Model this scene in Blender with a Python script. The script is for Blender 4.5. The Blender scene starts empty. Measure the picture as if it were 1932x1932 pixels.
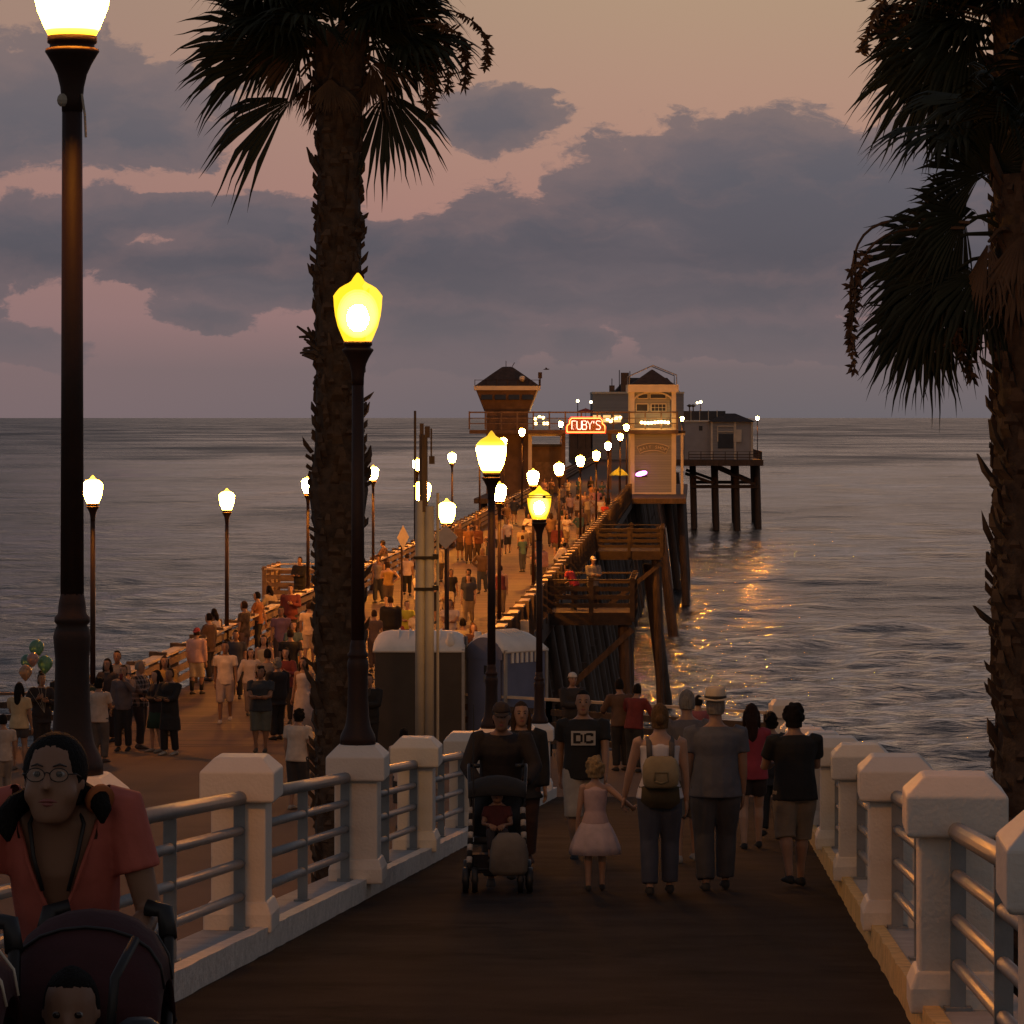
import bpy, bmesh, math, random
import numpy as np
from mathutils import Vector, Matrix
R = math.radians
rnd = random.Random(7)
sc = bpy.context.scene
col = sc.collection

# ------------------------------------------------------------------ camera
F = 7000.0            # focal length in pixels of a 1932 px wide frame
cd = bpy.data.cameras.new("camera")
cam = bpy.data.objects.new("camera", cd); col.objects.link(cam)
cd.sensor_width = 36.0; cd.lens = F/1932*36.0
cd.shift_y = -178/1932
cd.clip_start = 0.2; cd.clip_end = 300000
cam.rotation_euler = (R(90), 0, 0)
sc.camera = cam

# ------------------------------------------------------------------ render
sc.view_settings.view_transform = 'Standard'
sc.view_settings.look = 'None'
sc.view_settings.exposure = 0.0
sc.view_settings.gamma = 1.0
sc.cycles.use_denoising = True
sc.cycles.sample_clamp_indirect = 6.0
sc.cycles.max_bounces = 6
sc.cycles.caustics_reflective = True
sc.cycles.caustics_refractive = False

# ------------------------------------------------------------------ world
def lin(r, g, b):
    f = lambda c: (c/255/12.92) if c/255 <= .04045 else ((c/255+.055)/1.055)**2.4
    return (f(r), f(g), f(b), 1.0)

world = bpy.data.worlds.new("World"); sc.world = world
world.use_nodes = True
wn, wl = world.node_tree.nodes, world.node_tree.links
wn.clear()
def W(t, **kw):
    n = wn.new(t)
    for k, v in kw.items(): setattr(n, k, v)
    return n
def wmath(op, a, b=None, clamp=False):
    n = W('ShaderNodeMath', operation=op); n.use_clamp = clamp
    for i, x in enumerate((a, b)):
        if x is None: continue
        if isinstance(x, (int, float)): n.inputs[i].default_value = x
        else: wl.new(x, n.inputs[i])
    return n.outputs[0]
def wmix(fac, a, b):
    n = W('ShaderNodeMix', data_type='RGBA')
    for s, x in ((n.inputs['Factor'], fac), (n.inputs[6], a), (n.inputs[7], b)):
        if isinstance(x, (int, float)): s.default_value = x
        elif isinstance(x, tuple): s.default_value = x
        else: wl.new(x, s)
    return n.outputs[2]
def wramp(fac, stops, interp='LINEAR'):
    n = W('ShaderNodeValToRGB'); cr = n.color_ramp; cr.interpolation = interp
    while len(cr.elements) < len(stops): cr.elements.new(.5)
    for e, (p, c) in zip(cr.elements, stops): e.position = p; e.color = c
    wl.new(fac, n.inputs[0]); return n.outputs[0]
def wsmooth(x, a, b):
    n = W('ShaderNodeMapRange', interpolation_type='SMOOTHSTEP')
    wl.new(x, n.inputs[0]); n.inputs[1].default_value = a; n.inputs[2].default_value = b
    return n.outputs[0]
tc = W('ShaderNodeTexCoord'); sep = W('ShaderNodeSeparateXYZ'); wl.new(tc.outputs['Generated'], sep.inputs[0])
dx, dy, dz = sep.outputs
yy = wmath('MAXIMUM', dy, 0.05)
az = wmath('DIVIDE', dx, yy); el = wmath('DIVIDE', dz, yy)   # tangent of azimuth and elevation of the western sky
comb = W('ShaderNodeCombineXYZ'); wl.new(az, comb.inputs[0]); wl.new(el, comb.inputs[1])
def wnoise(vec, sx, sy, detail, rough=.55, off=(0, 0, 0)):
    mp = W('ShaderNodeMapping'); mp.inputs['Scale'].default_value = (sx, sy, 1); mp.inputs['Location'].default_value = off
    wl.new(vec, mp.inputs[0])
    n = W('ShaderNodeTexNoise'); n.inputs['Scale'].default_value = 1; n.inputs['Detail'].default_value = detail
    n.inputs['Roughness'].default_value = rough
    wl.new(mp.outputs[0], n.inputs['Vector']); return n
n1 = wnoise(comb.outputs[0], 26, 46, 6, .6)
sub = W('ShaderNodeVectorMath', operation='SUBTRACT'); wl.new(n1.outputs['Color'], sub.inputs[0]); sub.inputs[1].default_value = (.5, .5, .5)
scl = W('ShaderNodeVectorMath', operation='MULTIPLY'); wl.new(sub.outputs[0], scl.inputs[0]); scl.inputs[1].default_value = (.034, .016, 0)
add = W('ShaderNodeVectorMath', operation='ADD'); wl.new(comb.outputs[0], add.inputs[0]); wl.new(scl.outputs[0], add.inputs[1])
# cloud banks: azimuth, elevation, half width, half height (tangents x 7000)
BANKS = [(490, 370, 470, 165), (180, 300, 380, 120), (760, 400, 330, 170), (-40, 275, 270, 95), (400, 480, 170, 95),
         (590, 475, 150, 90), (320, 235, 500, 60), (900, 300, 400, 120), (240, 400, 150, 70), (900, 480, 250, 90),
         (-25, 560, 105, 52), (-880, 585, 330, 112), (-720, 535, 160, 45), (-640, 395, 210, 42), (-470, 365, 170, 62),
         (-900, 340, 190, 70), (-600, 295, 170, 50), (-430, 245, 230, 48), (-120, 165, 190, 70), (470, 150, 230, 46), (130, 140, 70, 34),
         (-590, 185, 95, 26), (-920, 140, 100, 40), (-290, 325, 150, 50), (-160, 300, 120, 60),
         (-1300, 300, 300, 200), (1500, 500, 400, 200)]
dens = None
for (a, e, rx, ry) in BANKS:
    s = W('ShaderNodeVectorMath', operation='SUBTRACT'); wl.new(add.outputs[0], s.inputs[0]); s.inputs[1].default_value = (a/F, e/F, 0)
    m = W('ShaderNodeVectorMath', operation='MULTIPLY'); wl.new(s.outputs[0], m.inputs[0]); m.inputs[1].default_value = (F/rx, F/ry, 0)
    ln = W('ShaderNodeVectorMath', operation='LENGTH'); wl.new(m.outputs[0], ln.inputs[0])
    v = wmath('SUBTRACT', 1.25, ln.outputs['Value'])
    dens = v if dens is None else wmath('SMOOTH_MAX', dens, v)
    if dens is not v: dens.node.inputs[2].default_value = .25
n2 = wnoise(add.outputs[0], 60, 120, 7, .62, (3, 7, 0))
n3 = wnoise(add.outputs[0], 18, 60, 5, .55, (11, 2, 0))
dens2 = wmath('ADD', dens, wmath('MULTIPLY', wmath('SUBTRACT', n2.outputs['Fac'], .5), 1.45))
cmask = wsmooth(dens2, .02, .20)
thick = wsmooth(dens2, .1, 1.0)
elv = wmath('MULTIPLY', el, F/1000.0)      # 0 at the horizon, .788 at the top of the picture
clear = wramp(elv, [(0.0, lin(108, 101, 105)), (.09, lin(116, 104, 106)), (.19, lin(150, 119, 117)), (.40, lin(173, 131, 119)),
                    (.62, lin(178, 142, 123)), (.80, lin(178, 149, 124))])
side = wsmooth(az, -.16, .06)
clear = wmix(wmath('MULTIPLY', wmath('SUBTRACT', 1.0, side), .45), clear, lin(140, 112, 112))
ccol = wramp(elv, [(0.0, lin(103, 97, 102)), (.15, lin(100, 95, 100)), (.3, lin(82, 83, 92)), (.45, lin(86, 89, 99)), (.6, lin(100, 97, 104)), (.8, lin(116, 104, 106))])
ccol2 = wmix(wmath('MULTIPLY', wsmooth(n3.outputs['Fac'], .4, .75), .4), ccol, lin(116, 104, 108))
ccol2 = wmix(thick, wmix(.22, ccol2, clear), ccol2)
low = wsmooth(elv, .17, .04)
cm = wmath('MULTIPLY', cmask, wmath('SUBTRACT', 1.0, wmath('MULTIPLY', low, .75)))
west = wmix(wmath('MULTIPLY', cm, .93), clear, ccol2)
sky = W('ShaderNodeTexSky', sky_type='NISHITA'); sky.sun_disc = False
sky.sun_elevation = R(0.5); sky.sun_rotation = R(6)
dome_w = wramp(wmath('MAXIMUM', dz, 0.0), [(0.0, lin(78, 82, 96)), (.15, lin(84, 88, 102)), (.4, lin(74, 77, 91)), (1.0, lin(70, 69, 78))])
dome_e = wramp(wmath('MAXIMUM', dz, 0.0), [(0.0, lin(112, 96, 90)), (.3, lin(104, 93, 90)), (1.0, lin(74, 72, 78))])
dome = wmix(wsmooth(dy, -.35, .45), dome_e, dome_w)
nis = W('ShaderNodeVectorMath', operation='SCALE'); wl.new(sky.outputs[0], nis.inputs[0]); nis.inputs['Scale'].default_value = .06
dsum = W('ShaderNodeVectorMath', operation='ADD'); wl.new(dome, dsum.inputs[0]); wl.new(nis.outputs[0], dsum.inputs[1])
wfac = wmath('MULTIPLY', wsmooth(dy, .90, .965), wsmooth(el, .16, .115))
final = wmix(wfac, dsum.outputs[0], west)
bg = W('ShaderNodeBackground'); wl.new(final, bg.inputs[0]); bg.inputs[1].default_value = 1.0
wo = W('ShaderNodeOutputWorld'); wl.new(bg.outputs[0], wo.inputs[0])

# sun: already under the horizon, only a trace of warm glow from the west
sd = bpy.data.lights.new("sun", 'SUN'); so = bpy.data.objects.new("sun", sd); col.objects.link(so)
sd.energy = 0.03; sd.angle = R(25); sd.color = (1, .7, .5)
so.rotation_euler = Vector((-.1, -.99, -.14)).to_track_quat('-Z', 'Y').to_euler()

# ------------------------------------------------------------------ helpers
def P(u, v, d): return Vector(((u-966)*d/F, d, -(v-788)*d/F))
def X(u, d): return (u-966)*d/F
ZP = -6.6; ZW = -14.5
def zramp(d): return max(-1.63-.0769*d, ZP)
def zdeck(d): return ZP + max(0, d-190)*.0039
def xr(off, d): return .0591*d+off         # ramp line
def xp(x0, d): return .04986*d+x0          # pier line
PL, PR = -12.4, -5.19

def tag(o, label=None, cat=None, group=None, kind=None):
    if label: o['label'] = label
    if cat: o['category'] = cat
    if group: o['group'] = group
    if kind: o['kind'] = kind
    return o
def empty(name, loc, rz=0):
    o = bpy.data.objects.new(name, None); col.objects.link(o)
    o.location = loc; o.rotation_euler = (0, 0, rz); o.empty_display_size = .2
    return o
def thing(name, loc, label, cat, group=None, rz=0):
    return tag(empty(name, loc, rz), label, cat, group)
def copy_tree(o, parent=None):
    c = o.copy(); col.objects.link(c)
    if parent: c.parent = parent
    for ch in o.children: copy_tree(ch, c)
    return c

def perp(a):
    a = a.normalized()
    b = Vector((0, 0, 1)) if abs(a.z) < .9 else Vector((0, 1, 0))
    x = a.cross(b).normalized(); return x, x.cross(a).normalized()

class MB:
    def __init__(s, o=None):
        s.v = []; s.f = []; s.m = []; s.cm = 0; s.o = Vector(o) if o is not None else Vector((0, 0, 0))
    def add(s, vs, fs):
        k = len(s.v)
        s.v += [Vector(p)-s.o for p in vs]
        for f in fs: s.f.append([i+k for i in f]); s.m.append(s.cm)
        return s
    def box(s, c, size, rz=0, top=None, M=None):
        hx, hy, hz = size[0]/2, size[1]/2, size[2]/2
        t = top or (1, 1)
        vs = [Vector((sx*hx*(t[0] if sz > 0 else 1), sy*hy*(t[1] if sz > 0 else 1), sz*hz)) for sz in (-1, 1) for sx, sy in ((-1, -1), (1, -1), (1, 1), (-1, 1))]
        m = M if M is not None else Matrix.Rotation(rz, 3, 'Z')
        c = Vector(c)
        return s.add([m@p+c for p in vs], [(3, 2, 1, 0), (4, 5, 6, 7), (0, 1, 5, 4), (1, 2, 6, 5), (2, 3, 7, 6), (3, 0, 4, 7)])
    def beam(s, p0, p1, w, h):
        p0, p1 = Vector(p0), Vector(p1); a = (p1-p0).normalized(); x, z = perp(a)
        vs = [p+x*(sx*w/2)+z*(sz*h/2) for p in (p0, p1) for sx, sz in ((-1, -1), (1, -1), (1, 1), (-1, 1))]
        return s.add(vs, [(3, 2, 1, 0), (4, 5, 6, 7), (0, 1, 5, 4), (1, 2, 6, 5), (2, 3, 7, 6), (3, 0, 4, 7)])
    def ring_loft(s, rings, cap=True):
        n = len(rings[0]); vs = [p for r in rings for p in r]; fs = []
        for i in range(len(rings)-1):
            for j in range(n):
                k = (j+1) % n
                fs.append((i*n+j, i*n+k, (i+1)*n+k, (i+1)*n+j))
        if cap:
            fs.append(tuple(reversed(range(n)))); fs.append(tuple((len(rings)-1)*n+j for j in range(n)))
        return s.add(vs, fs)
    def tube(s, path, rad, n=8, cap=True, flat=1.0):
        path = [Vector(p) for p in path]
        if isinstance(rad, (int, float)): rad = [rad]*len(path)
        rings = []; px = None
        for i, p in enumerate(path):
            a = (path[min(i+1, len(path)-1)]-path[max(i-1, 0)])
            if a.length < 1e-9: a = Vector((0, 0, 1))
            a.normalize()
            if px is None: x, y = perp(a)
            else:
                x = (px-a*px.dot(a))
                x = x.normalized() if x.length > 1e-6 else perp(a)[0]
                y = x.cross(a)
            px = x
            rr = rad[i]; rx, ry = rr if isinstance(rr, tuple) else (rr, rr*flat)
            rings.append([p+x*(math.cos(t)*rx)+y*(math.sin(t)*ry) for t in [2*math.pi*j/n for j in range(n)]])
        return s.ring_loft(rings, cap)
    def lathe(s, prof, n=16, c=(0, 0, 0), cap=True, sides=None):
        c = Vector(c)
        rings = [[c+Vector((r*math.cos(2*math.pi*j/n), r*math.sin(2*math.pi*j/n), z)) for j in range(n)] for r, z in prof]
        return s.ring_loft(rings, cap)
    def ball(s, c, r, n=10, m=7):
        c = Vector(c); r = r if isinstance(r, (tuple, list)) else (r, r, r)
        rings = []
        for i in range(1, m):
            t = math.pi*i/m
            rings.append([c+Vector((r[0]*math.sin(t)*math.cos(2*math.pi*j/n), r[1]*math.sin(t)*math.sin(2*math.pi*j/n), -r[2]*math.cos(t))) for j in range(n)])
        return s.ring_loft(rings)
    def prism(s, poly, z0, z1):
        n = len(poly)
        vs = [(x, y, z0) for x, y in poly]+[(x, y, z1) for x, y in poly]
        fs = [tuple(reversed(range(n))), tuple(range(n, 2*n))]+[(i, (i+1) % n, n+(i+1) % n, n+i) for i in range(n)]
        return s.add(vs, fs)
    def mesh(s, name, mats, smooth=False):
        me = bpy.data.meshes.new(name)
        me.from_pydata([tuple(p) for p in s.v], [], s.f)
        for m in (mats if isinstance(mats, (list, tuple)) else [mats]): me.materials.append(m)
        if max(s.m, default=0): me.polygons.foreach_set('material_index', s.m)
        if smooth: me.polygons.foreach_set('use_smooth', [True]*len(me.polygons))
        bm = bmesh.new(); bm.from_mesh(me); bmesh.ops.recalc_face_normals(bm, faces=bm.faces); bm.to_mesh(me); bm.free()
        me.update(); return me
    def build(s, name, mats, parent=None, smooth=False, bevel=0, loc=None):
        o = bpy.data.objects.new(name, s.mesh(name, mats, smooth)); col.objects.link(o)
        if parent: o.parent = parent
        if loc is not None: o.location = loc
        if bevel:
            b = o.modifiers.new('bevel', 'BEVEL'); b.width = bevel; b.segments = 2; b.limit_method = 'ANGLE'; b.angle_limit = R(40)
        return o

# ------------------------------------------------------------------ materials
MATS = {}
def mat(name, c, rough=.6, var=.15, vs=6, bump=.0, bs=30, metal=0, spec=.5, vscale=(1, 1, 1), coat=0, dirt=None):
    """plain procedural surface: colour varied by noise, fine bump"""
    if name in MATS: return MATS[name]
    m = bpy.data.materials.new(name); m.use_nodes = True
    n, l = m.node_tree.nodes, m.node_tree.links
    b = n['Principled BSDF']
    b.inputs['Roughness'].default_value = rough; b.inputs['Metallic'].default_value = metal
    b.inputs['Specular IOR Level'].default_value = spec
    t = n.new('ShaderNodeTexCoord'); mp = n.new('ShaderNodeMapping'); mp.inputs['Scale'].default_value = vscale
    l.new(t.outputs['Object'], mp.inputs[0])
    no = n.new('ShaderNodeTexNoise'); no.inputs['Scale'].default_value = vs; no.inputs['Detail'].default_value = 5
    l.new(mp.outputs[0], no.inputs['Vector'])
    cr = n.new('ShaderNodeValToRGB')
    cr.color_ramp.elements[0].position = .3; cr.color_ramp.elements[1].position = .7
    cr.color_ramp.elements[0].color = (*[x*(1-var) for x in c[:3]], 1)
    cr.color_ramp.elements[1].color = (*[min(1, x*(1+var)) for x in c[:3]], 1)
    l.new(no.outputs['Fac'], cr.inputs[0])
    out = cr.outputs[0]
    if dirt:
        n4 = n.new('ShaderNodeTexNoise'); n4.inputs['Scale'].default_value = dirt[1]; n4.inputs['Detail'].default_value = 8; n4.inputs['Roughness'].default_value = .7
        l.new(mp.outputs[0], n4.inputs['Vector'])
        r2 = n.new('ShaderNodeValToRGB'); r2.color_ramp.elements[0].position = dirt[2]; r2.color_ramp.elements[1].position = dirt[2]+.14
        l.new(n4.outputs['Fac'], r2.inputs[0])
        mx = n.new('ShaderNodeMix'); mx.data_type = 'RGBA'; l.new(r2.outputs[0], mx.inputs[0]); l.new(out, mx.inputs[6]); mx.inputs[7].default_value = (*dirt[0], 1)
        out = mx.outputs[2]
    l.new(out, b.inputs['Base Color'])
    if bump:
        n2 = n.new('ShaderNodeTexNoise'); n2.inputs['Scale'].default_value = bs; n2.inputs['Detail'].default_value = 6
        l.new(mp.outputs[0], n2.inputs['Vector'])
        bp = n.new('ShaderNodeBump'); bp.inputs['Strength'].default_value = bump; bp.inputs['Distance'].default_value = .02
        l.new(n2.outputs['Fac'], bp.inputs['Height']); l.new(bp.outputs[0], b.inputs['Normal'])
    MATS[name] = m; return m
def emis(name, c, s):
    if name in MATS: return MATS[name]
    m = bpy.data.materials.new(name); m.use_nodes = True
    b = m.node_tree.nodes['Principled BSDF']
    b.inputs['Base Color'].default_value = (.3, .3, .3, 1)
    b.inputs['Emission Color'].default_value = (*c, 1); b.inputs['Emission Strength'].default_value = s
    MATS[name] = m; return m
def planks(name, c, width, axis, gap=(.01, .008, .006), rough=.75, var=.3, angle=0):
    """wooden boards laid side by side: each board its own tone, dark joints, grain"""
    if name in MATS: return MATS[name]
    m = bpy.data.materials.new(name); m.use_nodes = True
    n, l = m.node_tree.nodes, m.node_tree.links; b = n['Principled BSDF']; b.inputs['Roughness'].default_value = rough; b.inputs['Specular IOR Level'].default_value = .2
    t = n.new('ShaderNodeTexCoord'); mp = n.new('ShaderNodeMapping'); l.new(t.outputs['Object'], mp.inputs[0])
    mp.inputs['Rotation'].default_value = (0, 0, angle)
    sp = n.new('ShaderNodeSeparateXYZ'); l.new(mp.outputs[0], sp.inputs[0])
    dv = n.new('ShaderNodeMath'); dv.operation = 'DIVIDE'; l.new(sp.outputs[axis], dv.inputs[0]); dv.inputs[1].default_value = width
    fl = n.new('ShaderNodeMath'); fl.operation = 'FLOOR'; l.new(dv.outputs[0], fl.inputs[0])
    fr = n.new('ShaderNodeMath'); fr.operation = 'FRACT'; l.new(dv.outputs[0], fr.inputs[0])
    wn_ = n.new('ShaderNodeTexWhiteNoise'); wn_.noise_dimensions = '1D'; l.new(fl.outputs[0], wn_.inputs['W'])
    no = n.new('ShaderNodeTexNoise'); no.inputs['Scale'].default_value = 3; no.inputs['Detail'].default_value = 6
    mp2 = n.new('ShaderNodeMapping'); l.new(mp.outputs[0], mp2.inputs[0])
    sc_ = [.25, .25, .25]; sc_[axis] = 6; mp2.inputs['Scale'].default_value = sc_
    l.new(mp2.outputs[0], no.inputs['Vector'])
    ad = n.new('ShaderNodeMath'); ad.operation = 'ADD'; l.new(wn_.outputs['Value'], ad.inputs[0]); l.new(no.outputs['Fac'], ad.inputs[1])
    cr = n.new('ShaderNodeValToRGB'); cr.color_ramp.elements[0].position = .35; cr.color_ramp.elements[1].position = 1.0
    ad2 = n.new('ShaderNodeMath'); ad2.operation = 'MULTIPLY'; l.new(ad.outputs[0], ad2.inputs[0]); ad2.inputs[1].default_value = .62
    cr.color_ramp.elements[0].color = (*[x*(1-var) for x in c], 1); cr.color_ramp.elements[1].color = (*[x*(1+var) for x in c], 1)
    l.new(ad2.outputs[0], cr.inputs[0])
    gp = n.new('ShaderNodeMath'); gp.operation = 'LESS_THAN'; l.new(fr.outputs[0], gp.inputs[0]); gp.inputs[1].default_value = .07
    mx = n.new('ShaderNodeMix'); mx.data_type = 'RGBA'; l.new(gp.outputs[0], mx.inputs[0]); l.new(cr.outputs[0], mx.inputs[6]); mx.inputs[7].default_value = (*gap, 1)
    l.new(mx.outputs[2], b.inputs['Base Color'])
    bp = n.new('ShaderNodeBump'); bp.inputs['Strength'].default_value = .5; bp.inputs['Distance'].default_value = .02
    iv = n.new('ShaderNodeMath'); iv.operation = 'SUBTRACT'; iv.inputs[0].default_value = 1; l.new(gp.outputs[0], iv.inputs[1])
    l.new(iv.outputs[0], bp.inputs['Height']); l.new(bp.outputs[0], b.inputs['Normal'])
    MATS[name] = m; return m

M_white = mat('white_paint', (.70, .66, .60), .55, .07, 3, .25, 40, dirt=((.36, .29, .22), 4, .60))
M_kerb_lit = mat('worn_yellow_kerb_paint', (.62, .43, .17), .7, .2, 8, .6, 25, dirt=((.14, .10, .06), 9, .60))  # right kerb: gold of the lamplight put into the worn paint's colour
M_kerb = mat('worn_kerb_paint', (.68, .63, .57), .7, .15, 8, .6, 25, dirt=((.22, .18, .14), 9, .64))
M_ledge = mat('ledge_concrete', (.36, .35, .34), .8, .15, 5, .3, 30, dirt=((.16, .13, .11), 4, .62))
M_steel = mat('grey_rail_steel', (.25, .26, .27), .5, .12, 8, .08, 60, .25)
M_asphalt = mat('ramp_asphalt', (.030, .024, .022), .95, .35, 1.2, .6, 120, spec=.08, dirt=((.013, .010, .010), .7, .52))
M_plaza = mat('plaza_concrete', (.15, .10, .072), .9, .22, .35, .3, 20, spec=.15, dirt=((.12, .08, .055), .5, .6))
M_sand = mat('wet_sand', (.07, .055, .045), .8, .3, .15, .4, 3)
M_deck = planks('deck_planks', (.115, .070, .047), .30, 1, angle=R(2.85))
M_timber = mat('pier_timber', (.075, .05, .036), .8, .35, 3, .4, 20, vscale=(3, 3, .4))
M_platwood = mat('dark_platform_timber', (.032, .021, .016), .85, .35, 4, .3, 30)
M_railwood = mat('rail_timber', (.17, .11, .075), .75, .3, 4, .3, 30)
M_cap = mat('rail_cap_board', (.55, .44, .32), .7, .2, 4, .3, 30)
M_pole = mat('lamp_post_paint', (.032, .016, .012), .55, .15, 8, .1, 40, spec=.3)
M_util = mat('utility_pole_paint', (.36, .33, .27), .6, .12, 3, .15, 30)
M_bark = mat('palm_bark', (.060, .040, .027), .9, .5, 9, .8, 30)
M_boot = mat('palm_boot', (.075, .048, .03), .9, .5, 5, .5, 30)
M_leaf = mat('palm_leaf', (.018, .022, .010), .65, .4, 4, spec=.25)
M_dead = mat('dead_palm_leaf', (.08, .048, .026), .85, .4, 4)
M_black = mat('black_plastic', (.012, .012, .013), .5, .2, 8)
M_blackmetal = mat('black_metal', (.02, .018, .017), .35, .2, 8, 0, 30, .5)

# ================================================================== SETTING
# ---- sea: real waves in the strip the pier runs through, a flat sheet beyond
def make_sea():
    m = bpy.data.materials.new('sea_water'); m.use_nodes = True
    n, l = m.node_tree.nodes, m.node_tree.links; b = n['Principled BSDF']
    b.inputs['Base Color'].default_value = (.014, .018, .022, 1); b.inputs['Roughness'].default_value = .12
    b.inputs['IOR'].default_value = 1.33
    t = n.new('ShaderNodeTexCoord')
    def nz(scale, sx, sy, det):
        mp = n.new('ShaderNodeMapping'); mp.inputs['Scale'].default_value = (sx, sy, 1); l.new(t.outputs['Object'], mp.inputs[0])
        x = n.new('ShaderNodeTexNoise'); x.inputs['Scale'].default_value = scale; x.inputs['Detail'].default_value = det; x.inputs['Roughness'].default_value = .6
        l.new(mp.outputs[0], x.inputs['Vector']); return x.outputs['Fac']
    a = nz(1.5, .75, 1, 5); c = nz(.30, .6, 1, 4)
    mu = n.new('ShaderNodeMath'); mu.operation = 'MULTIPLY'; l.new(c, mu.inputs[0]); mu.inputs[1].default_value = 2.4
    s3 = n.new('ShaderNodeSeparateXYZ'); l.new(t.outputs['Object'], s3.inputs[0]); mr = n.new('ShaderNodeMapRange'); l.new(s3.outputs[1], mr.inputs[0])
    for i, v_ in ((1, 120), (2, 3000), (3, .13), (4, .30)): mr.inputs[i].default_value = v_
    b.inputs['Specular Tint'].default_value = (.80, .91, 1.0, 1)
    wst = nz(1, .012, .006, 5); wm = n.new('ShaderNodeMapRange'); l.new(wst, wm.inputs[0])
    for i, v_ in ((1, .35), (2, .68), (3, -.09), (4, .20)): wm.inputs[i].default_value = v_
    ra = n.new('ShaderNodeMath'); ra.operation = 'ADD'; ra.use_clamp = True; l.new(mr.outputs[0], ra.inputs[0]); l.new(wm.outputs[0], ra.inputs[1])
    rx = n.new('ShaderNodeMath'); rx.operation = 'MAXIMUM'; l.new(ra.outputs[0], rx.inputs[0]); rx.inputs[1].default_value = .08; l.new(rx.outputs[0], b.inputs['Roughness'])
    ad = n.new('ShaderNodeMath'); ad.operation = 'ADD'; l.new(a, ad.inputs[0]); l.new(mu.outputs[0], ad.inputs[1])
    bp = n.new('ShaderNodeBump'); bp.inputs['Strength'].default_value = 1.0; bp.inputs['Distance'].default_value = .36
    l.new(ad.outputs[0], bp.inputs['Height']); l.new(bp.outputs[0], b.inputs['Normal'])
    ds = [95.0]
    while ds[-1] < 4000: ds.append(ds[-1]*1.0042 + .02)
    ds = np.array(ds); nr = len(ds); nc = 420
    th = np.linspace(-.26, .26, nc)
    D, T = np.meshgrid(ds, th, indexing='ij'); Xg = D*T
    rng = np.random.RandomState(3); Z = np.zeros_like(D)
    step = np.gradient(ds)[:, None]
    for lam, amp, k in [(24, .09, 5), (12, .07, 9), (6, .06, 14), (3.2, .065, 18), (1.8, .038, 14)]:
        for i in range(k):
            L = lam*rng.uniform(.7, 1.35); ang = rng.normal(0, .7)
            kx, ky = math.sin(ang)*2*math.pi/L, math.cos(ang)*2*math.pi/L
            att = np.clip((L/np.maximum(step, D*.00124)/2.2-1), 0, 1)
            ph = rng.uniform(0, 6.28)
            q = .5+.5*np.sin(Xg*kx+D*ky+ph)
            Z += att*amp*rng.uniform(.6, 1.2)*(2*q**1.6-1)/math.sqrt(k)*1.5
    for d0, h, w, x0, x1 in [(253, .55, 3.2, -5, 60), (268, .25, 3, -60, 20), (203, .5, 2.6, -60, -8), (330, .35, 3.5, -80, 80), (176, .4, 2.0, -60, 60)]:
        dd = D-d0-2.5*np.sin(Xg*.07)
        Z += h*np.exp(-(dd/w)**2)/(1+np.exp(-(Xg-x0)/3))/(1+np.exp((Xg-x1)/3))*(.75+.25*np.sin(Xg*.31+D*.1))
    V = np.stack([Xg, D, Z+ZW], -1).reshape(-1, 3)
    idx = np.arange(nr*nc).reshape(nr, nc)
    fc = np.stack([idx[:-1, :-1], idx[:-1, 1:], idx[1:, 1:], idx[1:, :-1]], -1).reshape(-1, 4)
    k = len(V)
    ex = [(-150000, -300, ZW-.9), (150000, -300, ZW-.9), (150000, 3900, ZW-.9), (-150000, 3900, ZW-.9),
          (-150000, 3900, ZW-.05), (150000, 3900, ZW-.05), (150000, 150000, ZW-.05), (-150000, 150000, ZW-.05)]
    V = np.concatenate([V, np.array(ex)]); fc = np.concatenate([fc, np.array([[k, k+1, k+2, k+3], [k+4, k+5, k+6, k+7]])])
    me = bpy.data.meshes.new('sea'); me.vertices.add(len(V)); me.vertices.foreach_set('co', V.ravel().astype(np.float32))
    me.loops.add(fc.size); me.loops.foreach_set('vertex_index', fc.ravel().astype(np.int32))
    me.polygons.add(len(fc)); me.polygons.foreach_set('loop_start', np.arange(0, fc.size, 4, dtype=np.int32))
    me.polygons.foreach_set('use_smooth', np.ones(len(fc), dtype=bool))
    me.materials.append(m); me.update(calc_edges=True); me.validate()
    o = bpy.data.objects.new('sea', me); col.objects.link(o); tag(o, kind='structure')
make_sea()

# ---- beach, sloping into the water
mb = MB(); nx = 60; vs = []; fs = []
rows = [(-60, -8.6), (20, -9.3), (60, -10.5), (95, -11.6), (125, -13.4), (150, -14.6), (175, -15.8)]
for d, z in rows:
    for i in range(nx+1):
        x = -180+360*i/nx
        vs.append((x, d+rnd.uniform(-2, 2), z+rnd.uniform(-.12, .12)))
for j in range(len(rows)-1):
    for i in range(nx):
        a = j*(nx+1)+i; fs.append((a, a+1, a+nx+2, a+nx+1))
mb.add(vs, fs); tag(mb.build('beach', M_sand, smooth=True), kind='structure')

# ---- plaza at the foot of the ramp
mb = MB()
mb.prism([(-26, 20), (xr(1.45, 20), 20), (xr(1.45, 72.6), 72.6), (-1.4, 74.4), (-26, 74.4)], ZP-1.6, ZP)
tag(mb.build('plaza', M_plaza), kind='structure')

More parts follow.
